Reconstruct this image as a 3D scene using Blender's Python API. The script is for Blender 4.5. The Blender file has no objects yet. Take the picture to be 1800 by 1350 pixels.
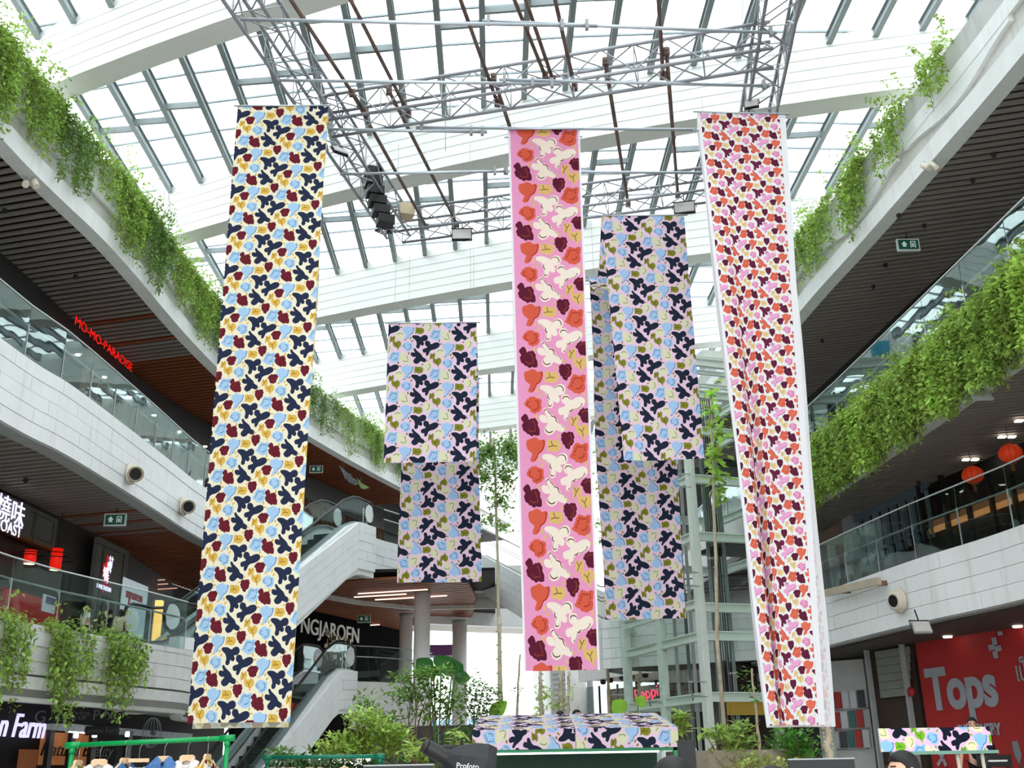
import bpy, math, random
import numpy as np
from mathutils import Vector, Matrix
random.seed(7); RNG = np.random.default_rng(11)
S = bpy.context.scene
COL = S.collection
# ------------------------------------------------------------------ camera
FPX = 1850.0; PITCH = math.radians(20.0); ROLL = math.radians(1.0)
YAW = math.atan((900-862)/FPX*math.cos(PITCH))
CAMP = Vector((0, 0, 1.6))
fw = Vector((math.sin(YAW)*math.cos(PITCH), math.cos(YAW)*math.cos(PITCH), math.sin(PITCH)))
_r0 = Vector((math.cos(YAW), -math.sin(YAW), 0)); _u0 = _r0.cross(fw)
cr = _r0*math.cos(ROLL)-_u0*math.sin(ROLL); cu = _u0*math.cos(ROLL)+_r0*math.sin(ROLL)
cam_d = bpy.data.cameras.new('camera'); cam = bpy.data.objects.new('camera', cam_d); COL.objects.link(cam)
cam_d.sensor_width = 36; cam_d.lens = FPX/1800*36; cam_d.clip_end = 600; cam_d.clip_start = 0.05
M = Matrix(((cr.x, cu.x, -fw.x), (cr.y, cu.y, -fw.y), (cr.z, cu.z, -fw.z))).to_4x4(); M.translation = CAMP
cam.matrix_world = M; S.camera = cam
def ray(px, py): return cr*((px-900)/FPX)+cu*((675-py)/FPX)+fw
def at_z(px, py, z): d = ray(px, py); return CAMP+d*((z-CAMP.z)/d.z)
def at_y(px, py, y): d = ray(px, py); return CAMP+d*(y/d.y)
def at_pl(px, py, p0, p1):
    n = Vector((-(p1[1]-p0[1]), p1[0]-p0[0], 0)); d = ray(px, py)
    return CAMP+d*((Vector((p0[0], p0[1], 0))-CAMP).dot(n)/d.dot(n))
# ------------------------------------------------------------------ light: an even overcast sky
W = bpy.data.worlds.new('world'); S.world = W; W.use_nodes = True
bg = W.node_tree.nodes['Background']; bg.inputs[0].default_value = (0.93, 0.97, 1.0, 1); bg.inputs[1].default_value = 1.0
S.view_settings.view_transform = 'Standard'; S.view_settings.look = 'None'; S.view_settings.gamma = 1.0
S.view_settings.use_curve_mapping = False
S.view_settings.exposure = 2.05
# ------------------------------------------------------------------ materials
def lin(c):
    return tuple(((x/255)/12.92 if x/255 <= .04045 else ((x/255+.055)/1.055)**2.4) for x in c)+(1,)
MATS = {}
def mat(name, rgb, rough=.6, metal=0, var=.06, scale=3.0, emit=0, spec=.4, bump=0.0, streak=0.0, transl=0.0, isl=0.0):
    """plain procedural material: colour broken up by noise, optional bump, water streaks, per-leaf variation"""
    if name in MATS: return MATS[name]
    m = bpy.data.materials.new(name); m.use_nodes = True; nt = m.node_tree; N = nt.nodes; L = nt.links
    b = N['Principled BSDF']; out = N['Material Output']
    base = lin(rgb)
    tc = N.new('ShaderNodeTexCoord')
    nz = N.new('ShaderNodeTexNoise'); nz.inputs['Scale'].default_value = scale; nz.inputs['Detail'].default_value = 4
    L.new(tc.outputs['Object'], nz.inputs['Vector'])
    ramp = N.new('ShaderNodeValToRGB'); e = ramp.color_ramp.elements
    e[0].position = .3; e[1].position = .7
    e[0].color = tuple(max(0, c*(1-var)) for c in base[:3])+(1,); e[1].color = tuple(min(1, c*(1+var)) for c in base[:3])+(1,)
    L.new(nz.outputs['Fac'], ramp.inputs[0]); col = ramp.outputs[0]
    if isl:
        g = N.new('ShaderNodeNewGeometry'); hs = N.new('ShaderNodeHueSaturation')
        mr = N.new('ShaderNodeMapRange'); mr.inputs[3].default_value = 1-isl; mr.inputs[4].default_value = 1+isl
        L.new(g.outputs['Random Per Island'], mr.inputs[0]); L.new(mr.outputs[0], hs.inputs['Value'])
        mr2 = N.new('ShaderNodeMapRange'); mr2.inputs[3].default_value = .475; mr2.inputs[4].default_value = .515
        L.new(g.outputs['Random Per Island'], mr2.inputs[0]); L.new(mr2.outputs[0], hs.inputs['Hue'])
        L.new(col, hs.inputs['Color']); col = hs.outputs[0]
    if streak:
        mp = N.new('ShaderNodeMapping'); mp.inputs['Scale'].default_value = (2.5, 2.5, .25); L.new(tc.outputs['Object'], mp.inputs[0])
        n2 = N.new('ShaderNodeTexNoise'); n2.inputs['Scale'].default_value = 2.0; n2.inputs['Detail'].default_value = 5; L.new(mp.outputs[0], n2.inputs[0])
        r2 = N.new('ShaderNodeValToRGB'); r2.color_ramp.elements[0].position = .55; r2.color_ramp.elements[1].position = .8
        L.new(n2.outputs['Fac'], r2.inputs[0]); mx = N.new('ShaderNodeMix'); mx.data_type = 'RGBA'; mx.blend_type = 'MULTIPLY'
        mul = N.new('ShaderNodeMath'); mul.operation = 'MULTIPLY'; mul.inputs[1].default_value = streak
        L.new(r2.outputs[0], mul.inputs[0]); L.new(mul.outputs[0], mx.inputs[0]); L.new(col, mx.inputs[6]); mx.inputs[7].default_value = (.62, .55, .46, 1)
        col = mx.outputs[2]
    L.new(col, b.inputs['Base Color'])
    b.inputs['Roughness'].default_value = rough; b.inputs['Metallic'].default_value = metal
    b.inputs['Specular IOR Level'].default_value = spec
    if emit:
        b.inputs['Emission Color'].default_value = base; b.inputs['Emission Strength'].default_value = emit
    if bump:
        bp = N.new('ShaderNodeBump'); bp.inputs['Strength'].default_value = bump; bp.inputs['Distance'].default_value = .02
        n3 = N.new('ShaderNodeTexNoise'); n3.inputs['Scale'].default_value = scale*12; L.new(tc.outputs['Object'], n3.inputs[0])
        L.new(n3.outputs['Fac'], bp.inputs['Height']); L.new(bp.outputs[0], b.inputs['Normal'])
    if transl:
        t = N.new('ShaderNodeBsdfTranslucent'); L.new(col, t.inputs[0]); ms = N.new('ShaderNodeMixShader'); ms.inputs[0].default_value = transl
        L.new(b.outputs[0], ms.inputs[1]); L.new(t.outputs[0], ms.inputs[2]); L.new(ms.outputs[0], out.inputs[0])
    MATS[name] = m; return m
def glass(name, tint=(.86, .94, .92), refl=1.0, frost=0.0, ior=1.5, wav=0.0):
    if name in MATS: return MATS[name]
    m = bpy.data.materials.new(name); m.use_nodes = True; nt = m.node_tree; N = nt.nodes; L = nt.links
    N.remove(N['Principled BSDF']); out = N['Material Output']
    t = N.new('ShaderNodeBsdfTransparent'); t.inputs[0].default_value = tint+(1,)
    g = N.new('ShaderNodeBsdfGlossy'); g.inputs['Roughness'].default_value = .01; g.inputs['Color'].default_value = (.95, .97, .97, 1)
    f = N.new('ShaderNodeFresnel'); f.inputs['IOR'].default_value = ior
    mu = N.new('ShaderNodeMath'); mu.operation = 'MULTIPLY'; mu.inputs[1].default_value = refl; mu.use_clamp = True
    gm = N.new('ShaderNodeNewGeometry'); fb = N.new('ShaderNodeMath'); fb.operation = 'MULTIPLY_ADD'; fb.inputs[1].default_value = -1; fb.inputs[2].default_value = 1
    L.new(gm.outputs['Backfacing'], fb.inputs[0]); ff = N.new('ShaderNodeMath'); ff.operation = 'MULTIPLY'; L.new(f.outputs[0], ff.inputs[0]); L.new(fb.outputs[0], ff.inputs[1])   # an outer face mirrors, the inner face of the pane does not
    L.new(ff.outputs[0], mu.inputs[0])
    if wav:
        tc = N.new('ShaderNodeTexCoord'); nz = N.new('ShaderNodeTexNoise'); nz.inputs['Scale'].default_value = 1.2; nz.inputs['Detail'].default_value = 1
        L.new(tc.outputs['Object'], nz.inputs[0]); bp = N.new('ShaderNodeBump'); bp.inputs['Strength'].default_value = wav; bp.inputs['Distance'].default_value = .05
        L.new(nz.outputs['Fac'], bp.inputs['Height']); L.new(bp.outputs[0], g.inputs['Normal'])
    ms = N.new('ShaderNodeMixShader'); L.new(mu.outputs[0], ms.inputs[0]); L.new(t.outputs[0], ms.inputs[1]); L.new(g.outputs[0], ms.inputs[2])
    o = ms.outputs[0]
    if frost:
        d = N.new('ShaderNodeBsdfTranslucent'); d.inputs[0].default_value = (.95, .97, .97, 1); m2 = N.new('ShaderNodeMixShader'); m2.inputs[0].default_value = frost
        L.new(o, m2.inputs[1]); L.new(d.outputs[0], m2.inputs[2]); o = m2.outputs[0]
    L.new(o, out.inputs[0]); MATS[name] = m; return m
def emitm(name, rgb, s):
    return mat(name, rgb, rough=.5, emit=s, var=.01)
# ------------------------------------------------------------------ mesh helpers
def link(o, parent=None):
    COL.objects.link(o)
    if parent is not None: o.parent = parent
    return o
class MB:
    def __init__(s): s.v = []; s.f = []
    def add(s, vs, fs):
        k = len(s.v); s.v += [tuple(p) for p in vs]; s.f += [tuple(i+k for i in f) for f in fs]; return s
    def box(s, c, size, rz=0.0):
        hx, hy, hz = size[0]/2, size[1]/2, size[2]/2; cs, sn = math.cos(rz), math.sin(rz)
        vs = []
        for z in (-hz, hz):
            for x, y in ((-hx, -hy), (hx, -hy), (hx, hy), (-hx, hy)):
                vs.append((c[0]+x*cs-y*sn, c[1]+x*sn+y*cs, c[2]+z))
        return s.add(vs, [(3, 2, 1, 0), (4, 5, 6, 7), (0, 1, 5, 4), (1, 2, 6, 5), (2, 3, 7, 6), (3, 0, 4, 7)])
    def hexa(s, b, t):
        return s.add(list(b)+list(t), [(3, 2, 1, 0), (4, 5, 6, 7), (0, 1, 5, 4), (1, 2, 6, 5), (2, 3, 7, 6), (3, 0, 4, 7)])
    def bar(s, p0, p1, w, h, up=(0, 0, 1)):
        p0 = Vector(p0); p1 = Vector(p1); d = (p1-p0).normalized(); u = Vector(up); sd = d.cross(u)
        if sd.length < 1e-4: sd = d.cross(Vector((1, 0, 0)))
        sd.normalize(); u = sd.cross(d)
        q = lambda p: [p-sd*w/2-u*h/2, p+sd*w/2-u*h/2, p+sd*w/2+u*h/2, p-sd*w/2+u*h/2]
        return s.hexa(q(p0), q(p1))
    def tube(s, pts, r, n=8, cap=True):
        pts = [Vector(p) for p in pts]; rs = r if isinstance(r, (list, tuple)) else [r]*len(pts)
        k = len(s.v); prev = None
        for i, p in enumerate(pts):
            d = (pts[min(i+1, len(pts)-1)]-pts[max(i-1, 0)])
            d = d.normalized() if d.length > 1e-6 else Vector((0, 0, 1))
            if prev is None:
                a = Vector((0, 0, 1)) if abs(d.z) < .9 else Vector((1, 0, 0)); u = d.cross(a).normalized()
            else:
                u = prev-d*prev.dot(d); u.normalize()
            prev = u; w = d.cross(u)
            for j in range(n):
                a = 2*math.pi*j/n; s.v.append(tuple(p+(u*math.cos(a)+w*math.sin(a))*rs[i]))
        for i in range(len(pts)-1):
            for j in range(n):
                a = k+i*n+j; b = k+i*n+(j+1) % n; s.f.append((a, b, b+n, a+n))
        if cap:
            s.f.append(tuple(k+j for j in reversed(range(n)))); s.f.append(tuple(k+(len(pts)-1)*n+j for j in range(n)))
        return s
    def lathe(s, prof, n=16, c=(0, 0, 0), axis=(0, 0, 1)):
        ax = Vector(axis).normalized(); a = Vector((0, 0, 1)) if abs(ax.z) < .9 else Vector((1, 0, 0)); u = ax.cross(a).normalized(); w = ax.cross(u); c = Vector(c); k = len(s.v)
        for (r, h) in prof:
            for j in range(n):
                t = 2*math.pi*j/n; s.v.append(tuple(c+ax*h+(u*math.cos(t)+w*math.sin(t))*max(r, 1e-4)))
        for i in range(len(prof)-1):
            for j in range(n):
                a_ = k+i*n+j; b_ = k+i*n+(j+1) % n; s.f.append((a_, b_, b_+n, a_+n))
        s.f.append(tuple(k+j for j in reversed(range(n)))); s.f.append(tuple(k+(len(prof)-1)*n+j for j in range(n)))
        return s
    def ball(s, c, r, n=12, m=8, sc=(1, 1, 1)):
        k = len(s.v)
        for i in range(m+1):
            ph = math.pi*i/m
            for j in range(n):
                t = 2*math.pi*j/n; s.v.append((c[0]+r*sc[0]*math.sin(ph)*math.cos(t), c[1]+r*sc[1]*math.sin(ph)*math.sin(t), c[2]+r*sc[2]*math.cos(ph)))
        for i in range(m):
            for j in range(n):
                a = k+i*n+j; b = k+i*n+(j+1) % n; s.f.append((a, a+n, b+n, b))
        return s
    def prism(s, poly, d):
        """poly: list of 3D points (planar), extruded by vector d"""
        n = len(poly); d = Vector(d); a = [Vector(p) for p in poly]
        return s.add(a+[p+d for p in a], [tuple(reversed(range(n))), tuple(range(n, 2*n))]+[(i, (i+1) % n, (i+1) % n+n, i+n) for i in range(n)])
    def sweep(s, path, prof, closed=True):
        """path: list of (x,y[,dz]); prof: list of (outward offset, z). outward is to the right of travel"""
        P = [Vector((p[0], p[1], 0)) for p in path]; n = len(prof); k = len(s.v)
        for i, p in enumerate(P):
            d = (P[min(i+1, len(P)-1)]-P[max(i-1, 0)]).normalized(); o = Vector((d.y, -d.x, 0))
            for (a, z) in prof: q = p+o*a; s.v.append((q.x, q.y, z))
        m = n if closed else n-1
        for i in range(len(P)-1):
            for j in range(m):
                a = k+i*n+j; b = k+i*n+(j+1) % n; s.f.append((a, a+n, b+n, b))
        if closed: s.f.append(tuple(k+j for j in range(n))); s.f.append(tuple(k+(len(P)-1)*n+j for j in reversed(range(n))))
        return s
    def mesh(s, name, m=None, smooth=False):
        me = bpy.data.meshes.new(name); me.from_pydata(s.v, [], s.f); me.update()
        if m is not None: me.materials.append(m)
        if smooth:
            me.polygons.foreach_set('use_smooth', [True]*len(me.polygons))
        return me
    def build(s, name, m, parent=None, smooth=False):
        return link(bpy.data.objects.new(name, s.mesh(name, m, smooth)), parent)
USED = set()
def tag(o, label=None, cat=None, group=None, kind=None):
    if label: o['label'] = label
    if cat: o['category'] = cat
    if group: o['group'] = group
    if kind: o['kind'] = kind
    return o
def empty(name, loc=(0, 0, 0), label=None, cat=None, group=None, kind=None, rz=0):
    o = bpy.data.objects.new(name, None); link(o); o.location = loc; o.rotation_euler = (0, 0, rz); o.empty_display_size = .1
    return tag(o, label, cat, group, kind)
def copy_tree(o, parent=None):
    c = o.copy(); link(c, parent)
    for ch in list(o.children): copy_tree(ch, c)
    return c
def curve(pts, n=8):
    """Catmull-Rom through 2D points"""
    P = [Vector((p[0], p[1])) for p in pts]; P = [P[0]*2-P[1]]+P+[P[-1]*2-P[-2]]; out = []
    for i in range(1, len(P)-2):
        for k in range(n):
            t = k/n; a, b, c, d = P[i-1:i+3]
            out.append(.5*((2*b)+(c-a)*t+(2*a-5*b+4*c-d)*t*t+(3*b-a-3*c+d)*t**3))
    out.append(P[-2]); return [(p.x, p.y) for p in out]
def resample(path, step):
    P = [Vector(p) for p in path]; out = [P[0].copy()]; acc = 0
    L = [0]
    for i in range(len(P)-1): L.append(L[-1]+(P[i+1]-P[i]).length)
    n = max(1, round(L[-1]/step)); res = []
    j = 0
    for k in range(n+1):
        t = L[-1]*k/n
        while j < len(L)-2 and L[j+1] < t: j += 1
        f = (t-L[j])/max(1e-9, L[j+1]-L[j]); res.append(P[j].lerp(P[j+1], f))
    return res
def offset(path, d):
    P = [Vector((p[0], p[1])) for p in path]; out = []
    for i, p in enumerate(P):
        t = (P[min(i+1, len(P)-1)]-P[max(i-1, 0)]).normalized(); out.append((p.x+t.y*d, p.y-t.x*d))
    return out
UNIT = {}
def unit_box(m):
    k = m.name
    if k not in UNIT: UNIT[k] = MB().box((0, 0, 0), (1, 1, 1)).mesh('unit_piece', m)
    return UNIT[k]
def piece(name, m, c, size, rot=None, parent=None):
    """one box-shaped piece sharing mesh data"""
    o = bpy.data.objects.new(name, unit_box(m)); link(o, parent); o.location = c; o.scale = size
    if rot is not None: o.rotation_euler = rot
    return o
def text_obj(name, body, m, loc, size, xdir, updir=(0, 0, 1), depth=.01, parent=None, align='CENTER', shear=0, bold=0, sx=1.0):
    cu_ = bpy.data.curves.new(name, 'FONT'); cu_.body = body; cu_.size = size; cu_.extrude = depth; cu_.align_x = align; cu_.align_y = 'CENTER'; cu_.shear = shear; cu_.offset = bold
    t = bpy.data.objects.new(name+'_tmp', cu_); link(t)
    dg = bpy.context.evaluated_depsgraph_get(); me = bpy.data.meshes.new_from_object(t.evaluated_get(dg)); bpy.data.objects.remove(t); bpy.data.curves.remove(cu_)
    me.name = name; me.materials.clear(); me.materials.append(m)
    o = bpy.data.objects.new(name, me); link(o)
    x = Vector(xdir).normalized(); u = Vector(updir); u = (u-x*u.dot(x)).normalized(); n = x.cross(u)
    o.matrix_world = Matrix.Translation(Vector(loc)) @ Matrix(((x.x, u.x, n.x), (x.y, u.y, n.y), (x.z, u.z, n.z))).to_4x4() @ Matrix.Scale(sx, 4, (1, 0, 0))
    if parent is not None:
        o.parent = parent; o.matrix_parent_inverse = Matrix.Translation(-Vector(parent.location)) if parent.rotation_euler.z == 0 else parent.matrix_basis.inverted()
    return o
ORD = ['first', 'second', 'third', 'fourth', 'fifth', 'sixth', 'seventh', 'eighth', 'ninth', 'tenth', 'eleventh', 'twelfth', 'thirteenth', 'fourteenth', 'fifteenth', 'sixteenth', 'seventeenth', 'eighteenth']
# shared materials
m_white = mat('white_paint', (232, 234, 234), .55, var=.03, scale=.8)
m_tile = mat('white_tile', (228, 230, 231), .38, var=.03, scale=1.5, streak=.35)
m_conc = mat('pale_concrete', (205, 205, 200), .7, var=.07, scale=1.2, streak=.5, bump=.05)
m_slat = mat('grey_slat', (128, 120, 114), .6, var=.08)
m_slatw = mat('brown_wood_slat', (124, 66, 34), .55, var=.15, scale=6)
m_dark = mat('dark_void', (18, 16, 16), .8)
m_black = mat('black_metal', (16, 16, 18), .45)
m_alu = mat('aluminium', (150, 154, 160), .4, metal=.35, var=.06)
m_steel = mat('brushed_steel', (176, 180, 182), .3, metal=.9, var=.04)
m_grey = mat('grey_paint', (150, 154, 154), .5)
m_glass = glass('balustrade_glass', (.86, .93, .92), refl=2.0, wav=.06)
m_glassb = glass('bright_balustrade_glass', (.86, .93, .92), refl=3.6, wav=.08)
m_pane = glass('roof_glass', (.96, .985, .985), refl=.4, frost=.04)
m_shop = glass('shop_glass', (.55, .6, .6), refl=1.2)
# ================================================================== skylight
ROOF_Z = 17.0
def beam_y(k, x): return 22.0+7.15*(k-2)-.37*x+.0085*x*x
roof = empty('ceiling', (0, 20, 0), 'glazed skylight roof with white box beams and grey steel mullions over the atrium', kind='structure')
roof_off = Vector((0, -20, 0))
m_beam = mat('white_beam', (226, 228, 224), .5, var=.02, scale=.6)
m_mull = mat('mullion_grey', (128, 138, 140), .5, var=.05)
m_purl = mat('purlin_grey', (150, 160, 164), .5)
XS = [-0.15+.98*k for k in range(-13, 15)]
def roofpart(mb, name, m): o = mb.build(name, m, roof); o.location = roof_off; return o
for k in range(-2, 7):
    mb = MB(); xs = np.linspace(-13, 14, 19)
    for (a, b) in zip(xs[:-1], xs[1:]):
        ya, yb = beam_y(k, a), beam_y(k, b)
        mb.hexa([(a, ya, 15.45), (b, yb, 15.45), (b, yb+.62, 15.45), (a, ya+.62, 15.45)], [(a, ya, 17.1), (b, yb, 17.1), (b, yb+.62, 17.1), (a, ya+.62, 17.1)])
    b_ = roofpart(mb, 'beam', m_beam)
    # cladding boards of the beam: thin grooves between long horizontal boards
    for r_, zz in enumerate((15.72, 15.99, 16.26, 16.53, 16.8)):
        g = MB()
        for (a, b) in zip(xs[:-1], xs[1:]):
            g.bar((a, beam_y(k, a)-.004, zz), (b, beam_y(k, b)-.004, zz), .012, .012)
        o = g.build('board_joint', mat('joint_grey', (196, 199, 196), .7), b_)
for k in range(-2, 6):
    for x in XS:
        y0 = beam_y(k, x)+.62; y1 = beam_y(k+1, x)
        mb = MB(); c = Vector((x, (y0+y1)/2, 17.0))
        # I-section mullion: web and two flanges
        mb.box((x, c.y, 16.98), (.035, y1-y0, .2)); mb.box((x, c.y, 16.87), (.13, y1-y0, .03)); mb.box((x, c.y, 17.09), (.13, y1-y0, .03))
        roofpart(mb, 'mullion', m_mull)
for k in range(-1, 5):
    for i in range(len(XS)-1):
        if (i*7+k*3) % 5 == 0: continue
        x0, x1 = XS[i], XS[i+1]; f = .52+.02*((i+k) % 2)
        ya = beam_y(k, x0)+7.15*f; yb = ya-.10
        mb = MB().bar((x0+.03, ya, 16.97), (x1-.03, yb, 16.97), .07, .16); roofpart(mb, 'transom', m_mull)
def purl_y(y, x): return y-.10*x+.008*x*x
PY = [2.0+1.19*i for i in range(0, 42)]
for y in PY:
    mb = MB(); xs = np.linspace(-13, 14, 10)
    for (a, b) in zip(xs[:-1], xs[1:]): mb.bar((a, purl_y(y, a), 17.13), (b, purl_y(y, b), 17.13), .045, .05)
    roofpart(mb, 'purlin', m_purl)
# glass panes: the nearest 300 in view as single panes, the rest as one piece
panes = []
for y in PY[:-1]:
    for i in range(len(XS)-1):
        x0, x1 = XS[i]+.01, XS[i+1]-.01
        q = [(x0, purl_y(y, x0)+.01, 17.17), (x1, purl_y(y, x1)+.01, 17.17), (x1, purl_y(y, x1)+1.18, 17.17), (x0, purl_y(y, x0)+1.18, 17.17)]
        c = Vector(((x0+x1)/2, q[0][1]+.6, 17.17)); v = c-CAMP; d = v.dot(fw)
        px, py = 900+FPX*v.dot(cr)/d, 675-FPX*v.dot(cu)/d
        panes.append((d if d > 0 and -30 < px < 1830 and -30 < py < 800 else 1e6+abs(d), q))
panes.sort(key=lambda t: t[0])
rest = MB()
for n, (d, q) in enumerate(panes):
    mb = rest if n >= 300 else MB()
    mb.hexa(q, [(a, b, c+.02) for a, b, c in q])
    if n < 300: roofpart(mb, 'pane', m_pane)
tag(roofpart(rest, 'pane', m_pane), kind='stuff')
# thin hanger rods under the skylight
for (px, py0, py1) in ((38, 20, 137), (285, 0, 55), (295, 335, 392), (783, 190, 265), (1305, 0, 78), (826, 150, 198)):
    p = at_z(px, py0, 16.6); q = at_y(px+(py1-py0)*.14 if px < 300 else px, py1, p.y)
    roofpart(MB().tube([p, q], .012, 6), 'hanger_rod', m_grey)

# ================================================================== rigging truss
def box_truss(name, a, b, w, label, group):
    a = Vector(a); b = Vector(b); root = empty(name, a, label, 'truss', group); d = (b-a).normalized(); s = Vector((d.y, -d.x, 0)); u = Vector((0, 0, 1))
    L = (b-a).length; h = w/2; off = [(-h, -h), (h, -h), (h, h), (-h, h)]
    for (i, j) in off:
        MB().tube([s*i+u*j, s*i+u*j+d*L], .03, 8).build('chord', m_alu, root, True)
    n = max(2, round(L/.55))
    for f in range(4):
        p0 = s*off[f][0]+u*off[f][1]; p1 = s*off[(f+1) % 4][0]+u*off[(f+1) % 4][1]; mb = MB()
        for k in range(n):
            q, r_ = (p0, p1) if k % 2 == 0 else (p1, p0)
            mb.tube([q+d*L*k/n, r_+d*L*(k+1)/n], .014, 5, False)
            if k % 2 == 0: mb.tube([q+d*L*k/n, r_+d*L*k/n], .011, 5, False)
        mb.build('lattice_brace', m_alu, root, True)
    return root
TZ = 12.35
BL, BR = Vector((-1.95, 19.75, TZ)), Vector((5.0, 17.95, TZ)); ML, MR = Vector((-2.85, 15.75, TZ)), Vector((4.5, 13.85, TZ))
FL, FR = Vector((-5.0, 6.2, TZ)), Vector((3.3, 4.4, TZ))
box_truss('stage_truss', FL, BL, .5, 'silver lattice truss running away along the left of the hanging rig', 'rigging trusses')
box_truss('stage_truss', FR, BR, .5, 'silver lattice truss behind the top of the coral and maroon print banner', 'rigging trusses')
box_truss('stage_truss', BL, BR, .5, 'silver lattice truss crossing behind the pink banner at the far end of the rig', 'rigging trusses')
box_truss('stage_truss', ML, MR, .5, 'silver lattice truss crossing the middle of the rig above the pink banner', 'rigging trusses')
m_rod = mat('rusty_rod', (112, 92, 84), .6, metal=.3, var=.35, scale=5)
rods = [((-3.55, 10.5), (-2.15, 15.75)), ((-2.6, 10.3), (-1.4, 15.8)), ((-.95, 10.3), (.15, 15.5)), ((-.55+.2, 10.3), (.95, 14.75)), ((-.1, 10.3), (1.08, 14.85)), ((.5, 10.4), (1.45, 15.05)), ((2.1, 10.4), (2.9, 14.75)),
        ((-1.72, 14.95), (-.70, 19.8)), ((-2.35, 15.0), (-1.35, 19.9)), ((.05, 14.6), (1.0, 19.4)), ((1.87, 14.2), (2.82, 19.0)), ((2.83, 13.95), (3.78, 18.65))]
rl = ['leftmost', 'second', 'third', 'fourth', 'fifth', 'sixth', 'rightmost']
for i, (a, b) in enumerate(rods):
    a3 = Vector((a[0], a[1], TZ+.02)); b3 = Vector((b[0], b[1], TZ+.02)); o = empty('scaffold_rod', a3, kind=None)
    w = ('%s from the left of the brown rods in the front half of the rig' % rl[i].replace('leftmost', 'first').replace('rightmost', 'last')) if i < 7 else ('%s from the left of the brown rods in the far half of the rig' % ORD[[1, 0, 2, 3, 4][i-7]])
    tag(o, w, 'rod', 'brown rods across the truss')
    MB().tube([(0, 0, 0), b3-a3], .034, 8).build('rod', m_rod, o, True)
    for t in (.98, .02):
        p = (b3-a3)*t; MB().box((p.x, p.y, p.z), (.1, .09, .12)).build('clamp', m_rod, o)
m_pipe = mat('silver_pipe', (186, 194, 202), .35, metal=.5)
PZ = 12.0
pipes = [((423, 34), (1050, 46), (848, 37), (1365, 58)), ((487, 141), (985, 148), (877, 140), (1352, 151)), ((575, 227), (856, 232), (731, 224), (1240, 228)), ((598, 306), (900, 301), (880, 301), (1245, 304))]
for i, (a, b, c, d) in enumerate(pipes):
    for j, (p, q) in enumerate(((a, b), (c, d))):
        A = at_z(*p, PZ+.06*j); B = at_z(*q, PZ+.06*j); o = empty('banner_pipe', A)
        tag(o, '%s silver crossbar pipe counted from the top of the photo, %s half' % (ORD[i], ('left', 'right')[j]), 'pipe', 'silver crossbar pipes')
        MB().tube([(0, 0, 0), B-A], .028, 10).build('tube', m_pipe, o, True)
        for t in ((.9, .97) if j == 0 else (.02, .98)):
            w = (B-A)*t; MB().box((w.x, w.y, w.z+.02), (.05, .08, .16)).build('coupler', m_grey, o)
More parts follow.
